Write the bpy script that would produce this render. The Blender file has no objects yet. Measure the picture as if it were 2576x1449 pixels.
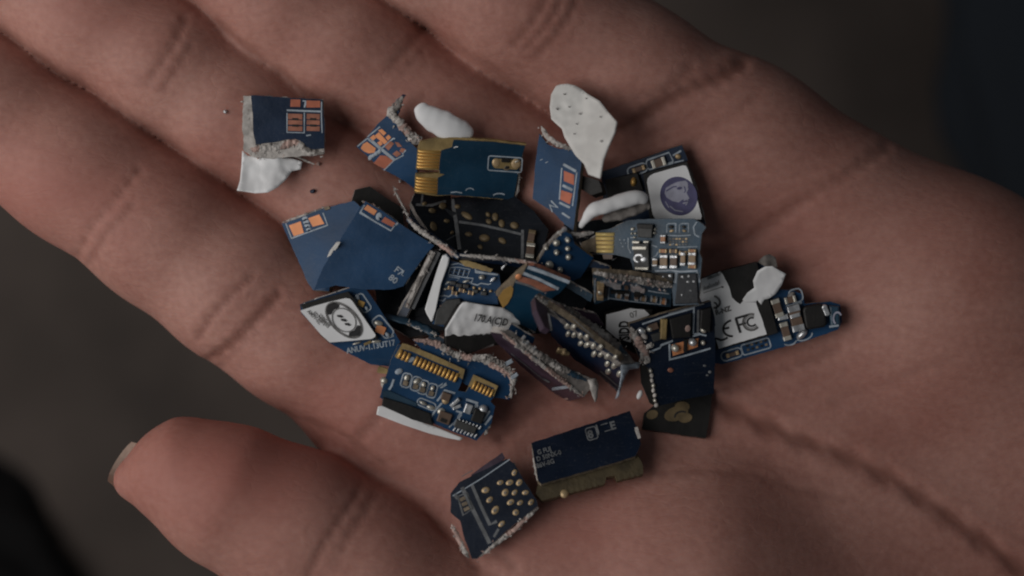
import bpy, bmesh, math, random
import numpy as np
import openvdb
from mathutils import Vector, Matrix, noise
from mathutils.bvhtree import BVHTree

R = math.radians
random.seed(7)
C = bpy.context.scene.collection
SC = bpy.context.scene

# ------------------------------------------------------------------ camera, lamps, exposure (1 unit = 1 cm)
HC = 20.0                      # camera height above the palm
PX = 160.0                     # picture units per centimetre on the palm plane (picture 2576 wide)
cam = bpy.data.cameras.new('camera'); co = bpy.data.objects.new('camera', cam); C.objects.link(co)
co.location = (0, 0, HC)
cam.sensor_width = 36.0
cam.lens = 36.0 * HC / (2576.0 / PX)
cam.clip_start = 0.1; cam.clip_end = 500
cam.dof.use_dof = True
cam.dof.focus_distance = HC - 0.75
cam.dof.aperture_fstop = 0.07
SC.camera = co

w = bpy.data.worlds.new('World'); SC.world = w; w.use_nodes = True
bg = w.node_tree.nodes['Background']
bg.inputs[0].default_value = (0.80, 0.90, 1.0, 1); bg.inputs[1].default_value = 0.048

def area(name, loc, target, size, size_y, power, col):
    l = bpy.data.lights.new(name, 'AREA'); l.shape = 'RECTANGLE'; l.size = size; l.size_y = size_y
    l.energy = power; l.color = col
    o = bpy.data.objects.new(name, l); C.objects.link(o); o.location = loc
    o.rotation_euler = (Vector(target) - Vector(loc)).to_track_quat('-Z', 'Y').to_euler()
    return o
area('window_light', (-24, -1, 21), (-6, 1, 0), 28, 28, 6600, (1.0, 0.97, 0.95))

SC.cycles.filter_width = 2.1                        # soft phone lens
SC.view_settings.view_transform = 'Standard'; SC.view_settings.look = 'None'
SC.view_settings.exposure = 0.0; SC.view_settings.gamma = 1.0

# ------------------------------------------------------------------ picture point <-> place helpers
def at(px, py, z=0.0):
    k = (HC - z) / HC
    return Vector(((px - 1288.0) / PX * k, (724.5 - py) / PX * k, z))
def ray(px, py):
    return (at(px, py, 0.0) - Vector((0, 0, HC))).normalized()
EYE = Vector((0, 0, HC))

# ------------------------------------------------------------------ materials
def mat(name, col, rough=0.5, metal=0.0, spec=0.5, nscale=None, namt=0.25, bump=0.0, bscale=40, col2=None, coat=0.0):
    m = bpy.data.materials.new(name); m.use_nodes = True
    nt = m.node_tree; b = nt.nodes['Principled BSDF']
    b.inputs['Base Color'].default_value = (*col, 1); b.inputs['Roughness'].default_value = rough
    b.inputs['Metallic'].default_value = metal; b.inputs['Specular IOR Level'].default_value = spec
    b.inputs['Coat Weight'].default_value = coat
    tc = nt.nodes.new('ShaderNodeTexCoord')
    if nscale:
        n = nt.nodes.new('ShaderNodeTexNoise'); n.inputs['Scale'].default_value = nscale; n.inputs['Detail'].default_value = 5
        nt.links.new(tc.outputs['Object'], n.inputs['Vector'])
        r = nt.nodes.new('ShaderNodeValToRGB')
        c2 = col2 or tuple(min(1, c * (1 + namt)) for c in col); c1 = col if col2 else tuple(c * (1 - namt) for c in col)
        r.color_ramp.elements[0].position = 0.35; r.color_ramp.elements[1].position = 0.65
        r.color_ramp.elements[0].color = (*c1, 1); r.color_ramp.elements[1].color = (*c2, 1)
        nt.links.new(n.outputs['Fac'], r.inputs[0]); nt.links.new(r.outputs[0], b.inputs['Base Color'])
    if bump:
        n2 = nt.nodes.new('ShaderNodeTexNoise'); n2.inputs['Scale'].default_value = bscale; n2.inputs['Detail'].default_value = 4
        nt.links.new(tc.outputs['Object'], n2.inputs['Vector'])
        bp = nt.nodes.new('ShaderNodeBump'); bp.inputs['Strength'].default_value = bump; bp.inputs['Distance'].default_value = 0.02
        nt.links.new(n2.outputs['Fac'], bp.inputs['Height']); nt.links.new(bp.outputs[0], b.inputs['Normal'])
    return m

def skin_material():
    m = bpy.data.materials.new('skin'); m.use_nodes = True
    nt = m.node_tree; N = nt.nodes; L = nt.links; b = N['Principled BSDF']
    tc = N.new('ShaderNodeTexCoord')
    n = N.new('ShaderNodeTexNoise'); n.inputs['Scale'].default_value = 0.55; n.inputs['Detail'].default_value = 6; n.inputs['Roughness'].default_value = 0.6
    L.new(tc.outputs['Object'], n.inputs['Vector'])
    r = N.new('ShaderNodeValToRGB')
    r.color_ramp.elements[0].position = 0.32; r.color_ramp.elements[1].position = 0.68
    r.color_ramp.elements[0].color = (0.355, 0.158, 0.124, 1); r.color_ramp.elements[1].color = (0.465, 0.245, 0.198, 1)
    L.new(n.outputs['Fac'], r.inputs[0])
    # fine mottling
    n2 = N.new('ShaderNodeTexNoise'); n2.inputs['Scale'].default_value = 9; n2.inputs['Detail'].default_value = 6
    L.new(tc.outputs['Object'], n2.inputs['Vector'])
    mx = N.new('ShaderNodeMix'); mx.data_type = 'RGBA'; mx.blend_type = 'SOFT_LIGHT'; mx.inputs[0].default_value = 0.38
    L.new(r.outputs[0], mx.inputs[6]); L.new(n2.outputs['Fac'], mx.inputs[7])
    # redness of the pads and tips, pigment of the crease lines, painted shade of the finger grooves (stored on the mesh)
    at_ = N.new('ShaderNodeAttribute'); at_.attribute_name = 'flush'
    mx2 = N.new('ShaderNodeMix'); mx2.data_type = 'RGBA'; mx2.blend_type = 'MIX'
    L.new(at_.outputs['Fac'], mx2.inputs[0]); L.new(mx.outputs[2], mx2.inputs[6]); mx2.inputs[7].default_value = (0.390, 0.145, 0.115, 1)
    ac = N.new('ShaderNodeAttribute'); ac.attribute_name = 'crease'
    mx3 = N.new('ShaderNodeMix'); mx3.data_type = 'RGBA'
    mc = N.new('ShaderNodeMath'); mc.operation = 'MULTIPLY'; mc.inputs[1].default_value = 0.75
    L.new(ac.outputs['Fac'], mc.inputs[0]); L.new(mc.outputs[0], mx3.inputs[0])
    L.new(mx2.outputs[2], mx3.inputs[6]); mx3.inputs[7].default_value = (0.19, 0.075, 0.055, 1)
    L.new(mx3.outputs[2], b.inputs['Base Color'])
    b.inputs['Roughness'].default_value = 0.62; b.inputs['Specular IOR Level'].default_value = 0.28
    b.inputs['Subsurface Weight'].default_value = 0.25; b.inputs['Subsurface Radius'].default_value = (0.22, 0.09, 0.05); b.inputs['Subsurface Scale'].default_value = 0.8
    # relief: friction ridges and pores
    mp = N.new('ShaderNodeMapping'); mp.inputs['Rotation'].default_value = (0, 0, R(38)); mp.inputs['Scale'].default_value = (0.35, 1, 1)
    L.new(tc.outputs['Object'], mp.inputs['Vector'])
    wv = N.new('ShaderNodeTexWave'); wv.bands_direction = 'X'; wv.inputs['Scale'].default_value = 22; wv.inputs['Distortion'].default_value = 9
    wv.inputs['Detail'].default_value = 2; wv.inputs['Detail Scale'].default_value = 0.35
    L.new(mp.outputs[0], wv.inputs['Vector'])
    n3 = N.new('ShaderNodeTexNoise'); n3.inputs['Scale'].default_value = 5; n3.inputs['Detail'].default_value = 8; n3.inputs['Roughness'].default_value = 0.7
    mp2 = N.new('ShaderNodeMapping'); mp2.inputs['Rotation'].default_value = (0, 0, R(-50)); mp2.inputs['Scale'].default_value = (0.4, 2.2, 1)
    L.new(tc.outputs['Object'], mp2.inputs['Vector']); L.new(mp2.outputs[0], n3.inputs['Vector'])
    b1 = N.new('ShaderNodeBump'); b1.inputs['Strength'].default_value = 0.025; b1.inputs['Distance'].default_value = 0.02
    b2 = N.new('ShaderNodeBump'); b2.inputs['Strength'].default_value = 0.11; b2.inputs['Distance'].default_value = 0.06
    L.new(wv.outputs['Fac'], b1.inputs['Height']); L.new(n3.outputs['Fac'], b2.inputs['Height'])
    # fine criss-cross lines of the palm skin
    dn = N.new('ShaderNodeTexNoise'); dn.inputs['Scale'].default_value = 2.2; dn.inputs['Detail'].default_value = 3; L.new(tc.outputs['Object'], dn.inputs['Vector'])
    va = N.new('ShaderNodeVectorMath'); va.operation = 'MULTIPLY_ADD'; va.inputs[1].default_value = (.5, .5, .5); L.new(dn.outputs['Color'], va.inputs[0]); L.new(mp2.outputs[0], va.inputs[2])
    vo = N.new('ShaderNodeTexVoronoi'); vo.feature = 'DISTANCE_TO_EDGE'; vo.inputs['Scale'].default_value = 3.4; L.new(va.outputs[0], vo.inputs['Vector'])
    vr = N.new('ShaderNodeMapRange'); vr.inputs[2].default_value = .10; L.new(vo.outputs['Distance'], vr.inputs[0])
    b3 = N.new('ShaderNodeBump'); b3.inputs['Strength'].default_value = 0.10; b3.inputs['Distance'].default_value = 0.03
    L.new(vr.outputs[0], b3.inputs['Height']); L.new(b1.outputs[0], b2.inputs['Normal']); L.new(b2.outputs[0], b3.inputs['Normal']); L.new(b3.outputs[0], b.inputs['Normal'])
    return m

# ------------------------------------------------------------------ background far below the hand
def tag(o, label, cat, group=None, kind=None):
    if label: o['label'] = label
    if cat: o['category'] = cat
    if group: o['group'] = group
    if kind: o['kind'] = kind
    return o
def link(name, me, m=None, parent=None):
    o = bpy.data.objects.new(name, me); C.objects.link(o)
    if m:
        for q in (m if isinstance(m, (list, tuple)) else [m]): me.materials.append(q)
    if parent: o.parent = parent
    return o

ZF = -30.0
bm = bmesh.new(); bmesh.ops.create_grid(bm, x_segments=2, y_segments=2, size=220)
me = bpy.data.meshes.new('floor'); bm.to_mesh(me); bm.free()
fl = link('floor', me, mat('brown_floor', (0.125, 0.096, 0.080), 0.8, nscale=0.10, namt=0.35, bump=0.3, bscale=2)); fl.location.z = ZF
fl['kind'] = 'structure'

def heap(name, pts, m, label, cat):
    """a soft folded cloth: lumps joined into one remeshed body"""
    bm = bmesh.new()
    bmesh.ops.create_icosphere(bm, subdivisions=5, radius=1.0)
    (cx, cy), (rx, ry), h, rot = pts
    Mx = Matrix.Rotation(rot, 3, 'Z')
    for v in bm.verts:
        n = v.co.normalized()
        f = 1 + 0.22 * noise.noise(n * 1.7 + Vector((cx, cy, 0))) + 0.10 * noise.noise(n * 4.5)
        p = Vector((n.x * rx * f, n.y * ry * f, max(n.z, -0.12) * h * f)); v.co = Mx @ p
    for f in bm.faces: f.smooth = True
    me = bpy.data.meshes.new(name); bm.to_mesh(me); bm.free()
    o = link(name, me, m); c = at(cx, cy, ZF); o.location = (c.x, c.y, ZF + 0.12 * h)
    return tag(o, label, cat)
heap('dark_cloth', ((-330, 1600), (11, 9), 4, R(-35)), mat('black_cloth', (0.014, 0.013, 0.013), 0.9, spec=0.2, bump=0.3, bscale=1.5),
     'blurred black cloth lying on the brown floor below the thumb', 'cloth')
heap('blue_cloth', ((3330, 420), (13, 24), 5, R(20)), mat('navy_cloth', (0.048, 0.056, 0.068), 0.9, spec=0.2, bump=0.3, bscale=1.5),
     'blurred dark blue cloth on the floor beyond the little finger side of the hand', 'cloth')

# ------------------------------------------------------------------ the hand: one continuous body from a distance field
VX = 0.06
LO = np.array([-14.5, -11.5, -5.0]); HI = np.array([15.5, 9.5, 3.2])
DIM = np.ceil((HI - LO) / VX).astype(int)
def J(px, py, top, r):
    p = at(px, py, top - r); return (np.array(p), r)
def cone_field(F, a, b, k):
    """smooth union of a round cone into field F (only where it can matter)"""
    (pa, ra), (pb, rb) = a, b
    m = max(ra, rb) + k + 0.6
    i0 = np.maximum(((np.minimum(pa, pb) - m - LO) / VX).astype(int), 0)
    i1 = np.minimum(((np.maximum(pa, pb) + m - LO) / VX).astype(int) + 1, DIM)
    if (i1 <= i0).any(): return
    ax = [LO[d] + VX * np.arange(i0[d], i1[d], dtype=np.float32) for d in range(3)]
    X, Y, Z = ax[0][:, None, None], ax[1][None, :, None], ax[2][None, None, :]
    ba = pb - pa; l2 = float(ba @ ba)
    t = ((X - pa[0]) * ba[0] + (Y - pa[1]) * ba[1] + (Z - pa[2]) * ba[2]) / l2
    t = np.clip(t, 0, 1).astype(np.float32)
    d = np.sqrt((X - pa[0] - t * ba[0]) ** 2 + (Y - pa[1] - t * ba[1]) ** 2 + (Z - pa[2] - t * ba[2]) ** 2) - (ra + t * (rb - ra))
    s = tuple(slice(i0[d_], i1[d_]) for d_ in range(3))
    F[s] = smin(F[s], d, k)
def smin(a, b, k):
    h = np.maximum(k - np.abs(a - b), 0) / k
    return np.minimum(a, b) - h * h * k * 0.25
def field(): return np.full(tuple(DIM), 3.0, dtype=np.float32)
def chain(pts, k=0.35):
    F = field()
    for a, b in zip(pts[:-1], pts[1:]): cone_field(F, J(*a), J(*b), k)
    return F

index  = chain([(-560, -70, 1.5, .80), (-330, 75, 1.5, .98), (-40, 272, 1.25, 1.07), (200, 430, 1.12, 1.11), (420, 585, .98, 1.15), (600, 716, .85, 1.19), (760, 830, .70, 1.20), (1010, 985, .45, 1.35)])
middle = chain([(-560, -480, 1.7, .82), (-300, -310, 1.6, 1.0), (0, -135, 1.35, 1.08), (235, 28, 1.15, 1.05), (420, 160, .95, 1.02), (600, 290, .75, .99), (850, 480, .45, 1.02), (1260, 760, .2, 1.35)])
ring   = chain([(-40, -640, 1.7, .8), (200, -440, 1.6, .95), (500, -180, 1.2, .95), (720, 10, .98, .99), (870, 125, .80, .97), (1120, 300, .45, 1.0), (1500, 570, .2, 1.3)])
pinky  = chain([(640, -520, 1.7, .80), (850, -350, 1.6, .96), (1080, -165, 1.35, 1.16), (1300, 0, 1.15, 1.18), (1590, 205, .70, 1.17), (1855, 372, .62, 1.30)])
thumb  = chain([(330, 1207, 1.22, .26), (455, 1190, 1.68, .76), (570, 1242, 1.85, 1.0), (740, 1325, 1.75, 1.14), (930, 1430, 1.6, 1.16), (1280, 1640, 1.35, 1.5), (1600, 1720, 1.2, 1.9)])
palm = field()
for a, b in [((1010, 985, .38, 1.3), (2700, 1560, .1, 1.6)), ((1260, 760, .0, 1.3), (2800, 1420, .2, 1.6)),
             ((1500, 570, .1, 1.25), (2850, 1260, .3, 1.6)), ((1855, 372, .62, 1.30), (2380, 745, .85, 1.75)),
             ((1130, 870, .1, 1.2), (1680, 480, .1, 1.2)),
             ((2380, 745, .85, 1.75), (2900, 1200, .6, 2.1)), ((2900, 1200, .5, 2.1), (3900, 2000, .3, 2.6)),
             ((2800, 1560, .3, 2.0), (3800, 2300, .3, 2.5)),
             ((1340, 1400, 1.0, 1.3), (1720, 1450, 1.35, 1.7)), ((1720, 1450, 1.35, 1.7), (2400, 1800, .4, 1.9)),
             ((1010, 1030, .38, 1.2), (1340, 1420, .75, 1.2))]:
    cone_field(palm, J(*a), J(*b), 0.9)
# valley of the palm between heel and ball of the thumb stays as the smooth union leaves it
Fg = smin(index, middle, 0.05); Fg = smin(Fg, ring, 0.05); Fg = smin(Fg, pinky, 0.05)
F = smin(Fg, palm, 0.55)
F = smin(F, thumb, 0.22)
del index, middle, ring, pinky, Fg
grid = openvdb.FloatGrid(background=3.0)
grid.copyFromArray(np.ascontiguousarray(F))
vp, _, vq = grid.convertToPolygons(isovalue=0.0, adaptivity=0.0) if False else (lambda r: (r[0], None, r[1]))(grid.convertToQuads(isovalue=0.0))
vp = np.asarray(vp, dtype=np.float64) * VX + LO
vq = np.asarray(vq)
me = bpy.data.meshes.new('hand')
me.from_pydata(vp.tolist(), [], vq.tolist()); me.update()
# smooth the voxel steps (umbrella relaxation)
ne = len(me.edges); ev = np.empty(ne * 2, dtype=np.int32); me.edges.foreach_get('vertices', ev); ev = ev.reshape(-1, 2)
deg = np.bincount(ev.ravel(), minlength=len(vp)).astype(float)[:, None]
def relax(A, n, lam=0.5):
    for _ in range(n):
        S = np.zeros_like(A); np.add.at(S, ev[:, 0], A[ev[:, 1]]); np.add.at(S, ev[:, 1], A[ev[:, 0]])
        A = A + lam * (S / deg - A)
    return A
vp = relax(vp, 6)
# projected picture position of every vertex, for laying the crease lines on the skin that faces the eye
kz = HC / (HC - vp[:, 2])
QX = vp[:, 0] * kz * PX + 1288.0; QY = 724.5 - vp[:, 1] * kz * PX
me.vertices.foreach_set('co', vp.ravel()); me.update()
nrm = np.empty(len(vp) * 3); me.vertices.foreach_get('normal', nrm); nrm = nrm.reshape(-1, 3)
facing = np.clip(nrm[:, 2] * 2.0, 0, 1)
def dist_poly(pts):
    D = np.full(len(vp), 1e9)
    for (ax_, ay), (bx, by) in zip(pts[:-1], pts[1:]):
        t = np.clip(((QX - ax_) * (bx - ax_) + (QY - ay) * (by - ay)) / ((bx - ax_) ** 2 + (by - ay) ** 2 + 1e-9), 0, 1)
        D = np.minimum(D, np.hypot(QX - ax_ - t * (bx - ax_), QY - ay - t * (by - ay)))
    return D
CREASES_AND_GROOVE_SHADE = [  # points, width (picture units), depth (cm), pigment; lines without depth are painted groove shade
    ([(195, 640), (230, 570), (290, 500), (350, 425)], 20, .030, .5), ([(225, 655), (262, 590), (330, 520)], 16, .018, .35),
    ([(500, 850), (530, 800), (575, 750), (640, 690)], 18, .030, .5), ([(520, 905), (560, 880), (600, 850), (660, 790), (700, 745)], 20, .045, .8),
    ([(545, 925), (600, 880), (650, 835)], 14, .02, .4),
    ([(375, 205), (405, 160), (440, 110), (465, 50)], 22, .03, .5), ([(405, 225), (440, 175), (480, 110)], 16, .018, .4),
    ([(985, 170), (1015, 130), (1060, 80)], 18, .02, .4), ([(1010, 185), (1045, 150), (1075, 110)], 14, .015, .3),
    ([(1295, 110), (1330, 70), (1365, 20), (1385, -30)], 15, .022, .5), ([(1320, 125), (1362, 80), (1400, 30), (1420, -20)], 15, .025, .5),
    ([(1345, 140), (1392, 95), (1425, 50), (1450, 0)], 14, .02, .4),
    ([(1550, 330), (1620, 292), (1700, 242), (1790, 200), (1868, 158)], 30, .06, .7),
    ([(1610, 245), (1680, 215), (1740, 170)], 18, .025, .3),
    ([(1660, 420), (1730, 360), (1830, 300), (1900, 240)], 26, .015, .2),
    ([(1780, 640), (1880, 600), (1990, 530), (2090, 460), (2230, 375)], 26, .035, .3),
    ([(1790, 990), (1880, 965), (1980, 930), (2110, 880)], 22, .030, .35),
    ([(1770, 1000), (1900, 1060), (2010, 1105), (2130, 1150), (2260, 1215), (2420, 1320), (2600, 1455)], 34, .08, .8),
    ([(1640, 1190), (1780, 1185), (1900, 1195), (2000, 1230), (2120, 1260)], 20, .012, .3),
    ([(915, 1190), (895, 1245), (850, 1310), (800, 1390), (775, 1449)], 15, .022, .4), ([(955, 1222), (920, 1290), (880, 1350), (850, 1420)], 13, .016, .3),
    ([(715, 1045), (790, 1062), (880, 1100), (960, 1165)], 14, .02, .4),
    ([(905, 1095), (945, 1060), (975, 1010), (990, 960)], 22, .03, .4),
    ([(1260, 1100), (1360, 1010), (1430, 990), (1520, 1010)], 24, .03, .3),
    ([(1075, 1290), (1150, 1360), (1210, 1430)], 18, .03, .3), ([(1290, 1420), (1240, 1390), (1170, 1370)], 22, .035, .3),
    ([(-60, 40), (0, 80), (160, 190), (320, 300), (480, 408), (620, 502), (730, 575)], 26, .0, .5), ([(400, -50), (470, 0), (590, 90), (700, 178), (850, 302), (920, 355)], 26, .0, .5),  # shade between the fingers, painted into the skin colour only
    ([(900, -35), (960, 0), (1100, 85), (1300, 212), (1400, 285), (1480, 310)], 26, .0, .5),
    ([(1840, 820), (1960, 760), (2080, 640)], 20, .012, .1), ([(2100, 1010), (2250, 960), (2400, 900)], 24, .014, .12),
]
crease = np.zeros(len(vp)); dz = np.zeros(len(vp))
for pts, wd, dp, pg in CREASES_AND_GROOVE_SHADE:
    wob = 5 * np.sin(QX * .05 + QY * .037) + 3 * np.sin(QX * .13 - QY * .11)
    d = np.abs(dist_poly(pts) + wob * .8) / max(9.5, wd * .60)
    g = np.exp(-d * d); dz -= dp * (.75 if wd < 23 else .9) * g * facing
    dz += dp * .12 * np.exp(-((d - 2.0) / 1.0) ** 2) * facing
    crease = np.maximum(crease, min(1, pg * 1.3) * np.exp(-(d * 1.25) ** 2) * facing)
vp = vp + nrm * dz[:, None]
# flushed areas: the tips, the finger pads
flush = np.zeros(len(vp))
for cx, cy, rx, ry, a in [(640, 1165, 330, 150, .8), (120, 480, 240, 120, .55), (90, 640, 130, 100, .35), (830, 1000, 120, 70, .35), (1290, 1000, 260, 140, .3),
                          (1950, 640, 260, 150, .28), (1430, 1330, 200, 110, .45), (2330, 560, 250, 120, .22), (2150, 960, 280, 130, .15), (250, 30, 180, 90, .35)]:
    flush = np.maximum(flush, a * np.exp(-((QX - cx) / rx) ** 2 - ((QY - cy) / ry) ** 2))
me.vertices.foreach_set('co', vp.ravel()); me.update()
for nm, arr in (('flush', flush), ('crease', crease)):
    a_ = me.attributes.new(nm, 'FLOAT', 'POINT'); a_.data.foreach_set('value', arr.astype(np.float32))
me.polygons.foreach_set('use_smooth', np.ones(len(me.polygons), dtype=bool))
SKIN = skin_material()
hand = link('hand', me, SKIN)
tag(hand, 'open left hand, palm up and slightly cupped, thumb at lower left', 'hand')
HB = BVHTree.FromObject(hand, bpy.context.evaluated_depsgraph_get())

# thumbnail, seen almost edge on at the tip of the thumb
def nail():
    bm = bmesh.new(); n, m_ = 10, 8; g = []
    ax_ = (at(300, 1195, .75) - at(560, 1320, .6)).normalized()        # towards the free edge
    up = Vector((-.25, -.45, -.86)); up = (up - ax_ * up.dot(ax_)).normalized(); sd = ax_.cross(up).normalized()
    c = at(452, 1212, .95) + up * .30
    for i in range(n + 1):
        row = []
        for j in range(m_ + 1):
            t = i / n * 1.56 - .52; a = (j / m_ - .5) * R(130)
            sh = 1 - .12 * max(0, (i / n - .8) / .2) ** 2
            p = c + ax_ * (t + (-.10 * (a / R(75)) ** 2 if i > n * .7 else 0)) + sd * (math.sin(a) * .44 * sh) + up * (math.cos(a) * .26 - .02)
            row.append(bm.verts.new(p))
        g.append(row)
    for i in range(n):
        for j in range(m_):
            bm.faces.new((g[i][j], g[i + 1][j], g[i + 1][j + 1], g[i][j + 1]))
    bmesh.ops.solidify(bm, geom=bm.faces[:], thickness=0.05)
    me = bpy.data.meshes.new('thumbnail'); bm.normal_update(); bm.to_mesh(me); bm.free()
    return me
link('thumbnail', nail(), mat('nail', (0.74, 0.58, 0.48), 0.3, spec=0.5, coat=.3), hand)
# ------------------------------------------------------------------ materials of the pieces
M = {}
M['blue']   = mat('blue_solder_mask', (0.010, 0.046, 0.112), 0.33, spec=0.36, nscale=1.3, namt=0.22, bump=0.10, bscale=14)
M['teal']   = mat('teal_solder_mask', (0.005, 0.034, 0.068), 0.35, spec=0.45, nscale=1.3, namt=0.25, bump=0.10, bscale=14)
M['navy']   = mat('navy_solder_mask', (0.005, 0.017, 0.044), 0.38, spec=0.4, nscale=1.5, namt=0.25, bump=0.12, bscale=14)
M['slate']  = mat('dusty_slate_glare_mask', (0.022, 0.055, 0.090), 0.42, spec=0.5, nscale=2.0, namt=0.25, bump=0.15, bscale=16)  # blue mask greyed: window glare put into the base colour
M['fr4_dim'] = mat('dim_shaded_board_edge', (0.075, 0.056, 0.028), 0.65, nscale=4, namt=0.35, bump=0.4, bscale=18)  # darkened board edge, with some of its shade painted in
M['gold_dull'] = mat('dull_gold_blotch', (0.17, 0.122, 0.062), 0.55, metal=0.2, nscale=5, namt=0.3)
M['blue_shaded'] = mat('shaded_blue_solder_mask', (0.004, 0.009, 0.022), 0.42, spec=0.35, nscale=1.5, namt=0.25, bump=0.12, bscale=14)  # darker copy of the blue mask: shade of turned-away boards painted in
M['gold_glint'] = mat('glint_gold_plating', (1.0, 0.72, 0.27), 0.35, metal=0.12, nscale=5, namt=0.08)  # paler, less metallic gold: the contacts' glint is put into the colour
M['black_and_shade'] = mat('black_and_shade_mask', (0.006, 0.008, 0.012), 0.42, spec=0.35, nscale=2, namt=0.3, bump=0.15, bscale=12)  # black parts, and painted shade for boards deep in the heap
M['purple'] = mat('purple_brown_mask', (0.050, 0.032, 0.050), 0.5, spec=0.4, nscale=3, namt=0.3, bump=0.3, bscale=14)
def dusty(m):
    nt = m.node_tree; N = nt.nodes; L = nt.links; b = N['Principled BSDF']
    tc = N.new('ShaderNodeTexCoord')
    v = N.new('ShaderNodeTexNoise'); v.inputs['Scale'].default_value = 34; v.inputs['Detail'].default_value = 3
    L.new(tc.outputs['Object'], v.inputs['Vector'])
    mp = N.new('ShaderNodeMapping'); mp.inputs['Scale'].default_value = (1.0, 16, 1); mp.inputs['Rotation'].default_value = (0, 0, .6); L.new(tc.outputs['Object'], mp.inputs['Vector'])
    v2 = N.new('ShaderNodeTexNoise'); v2.inputs['Scale'].default_value = 3.2; v2.inputs['Detail'].default_value = 4; L.new(mp.outputs[0], v2.inputs['Vector'])
    r1 = N.new('ShaderNodeMapRange'); r1.inputs[1].default_value = .62; r1.inputs[2].default_value = .80; r1.inputs[4].default_value = .20; L.new(v.outputs['Fac'], r1.inputs[0])
    r2 = N.new('ShaderNodeMapRange'); r2.inputs[1].default_value = .60; r2.inputs[2].default_value = .78; r2.inputs[4].default_value = .10; L.new(v2.outputs['Fac'], r2.inputs[0])
    ad = N.new('ShaderNodeMath'); ad.operation = 'ADD'; L.new(r1.outputs[0], ad.inputs[0]); L.new(r2.outputs[0], ad.inputs[1])
    mx = N.new('ShaderNodeMix'); mx.data_type = 'RGBA'; L.new(ad.outputs[0], mx.inputs[0])
    src = b.inputs['Base Color'].links[0].from_socket
    L.new(src, mx.inputs[6]); mx.inputs[7].default_value = (.20, .20, .20, 1); L.new(mx.outputs[2], b.inputs['Base Color'])
    v3 = N.new('ShaderNodeTexNoise'); v3.inputs['Scale'].default_value = 2.5; v3.inputs['Detail'].default_value = 5; L.new(tc.outputs['Object'], v3.inputs['Vector'])
    r3 = N.new('ShaderNodeMapRange'); r3.inputs[3].default_value = .22; r3.inputs[4].default_value = .58; L.new(v3.outputs['Fac'], r3.inputs[0]); L.new(r3.outputs[0], b.inputs['Roughness'])
for k_ in ('blue', 'teal', 'navy', 'slate', 'blue_shaded', 'black_and_shade', 'purple'): dusty(M[k_])
M['fr4']    = mat('glass_fibre_core', (0.20, 0.155, 0.105), 0.7, nscale=6, namt=0.35, bump=0.6, bscale=22)
M['fr4_gold'] = mat('bare_board_edge', (0.27, 0.19, 0.075), 0.6, nscale=4, namt=0.3, bump=0.4, bscale=18)
M['fibre']  = mat('torn_glass_fibre', (0.44, 0.41, 0.38), 0.8, nscale=7, namt=0.3, bump=0.4, bscale=20)
M['fibre_pink'] = mat('torn_fibre_with_copper', (0.42, 0.29, 0.25), 0.75, nscale=7, namt=0.3, bump=0.4, bscale=20)
M['fibre_dark'] = mat('dark_torn_fibre', (0.20, 0.18, 0.165), 0.8, nscale=6, namt=0.4, bump=0.4, bscale=20)  # darker tone of the torn fibre
M['copper'] = mat('bare_copper', (0.74, 0.30, 0.13), 0.5, metal=0.25, nscale=5, namt=0.12)
M['copper_dull'] = mat('dull_copper', (0.34, 0.135, 0.085), 0.55, metal=0.2, nscale=5, namt=0.25)
M['copper_red'] = mat('reddish_copper', (0.44, 0.135, 0.075), 0.55, metal=0.2, nscale=5, namt=0.2)
M['gold']   = mat('gold_plating', (0.72, 0.43, 0.13), 0.42, metal=0.6, nscale=5, namt=0.12)
M['solder'] = mat('solder', (0.62, 0.59, 0.51), 0.36, metal=0.6, nscale=6, namt=0.2)
M['silver'] = mat('tinned_metal', (0.66, 0.67, 0.68), 0.32, metal=0.7, nscale=8, namt=0.25, bump=0.4, bscale=15)
M['via']    = mat('tarnished_gold_pad', (0.50, 0.36, 0.20), 0.45, metal=0.4, nscale=6, namt=0.25)
M['silk']   = mat('grey_print', (0.34, 0.39, 0.44), 0.6, nscale=8, namt=0.25)
M['silk_dim'] = mat('faded_print', (0.13, 0.135, 0.14), 0.7, nscale=8, namt=0.3)
M['label']  = mat('white_label', (0.80, 0.80, 0.80), 0.5, nscale=2.5, namt=0.05, bump=0.03, bscale=12)
M['speck']  = mat('off_white_paper', (0.66, 0.65, 0.62), 0.7, nscale=3, namt=0.08, bump=0.05, bscale=14)
M['ink']    = mat('black_ink', (0.018, 0.017, 0.018), 0.6, nscale=9, namt=0.3)
M['ink_grey'] = mat('grey_ink', (0.15, 0.145, 0.14), 0.6, nscale=9, namt=0.3)
M['speck_grey'] = mat('grey_speck', (0.30, 0.29, 0.28), 0.7, nscale=9, namt=0.2)
M['ink_purple'] = mat('purple_ink', (0.085, 0.080, 0.175), 0.6, nscale=7, namt=0.18)
M['ink_lilac'] = mat('lilac_ink', (0.36, 0.36, 0.44), 0.6, nscale=7, namt=0.18)
M['chip']   = mat('black_epoxy', (0.012, 0.011, 0.010), 0.55, spec=0.4, nscale=5, namt=0.3, bump=0.15, bscale=25)
M['chip_grey'] = mat('grey_epoxy', (0.05, 0.05, 0.048), 0.5, spec=0.4, nscale=5, namt=0.3, bump=0.15, bscale=25)
M['tan']    = mat('tan_ceramic', (0.30, 0.20, 0.115), 0.45, nscale=6, namt=0.2)
M['brown']  = mat('brown_ceramic', (0.13, 0.085, 0.06), 0.45, nscale=6, namt=0.2)
M['orange'] = mat('orange_ceramic', (0.42, 0.20, 0.10), 0.45, nscale=6, namt=0.2)

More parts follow.
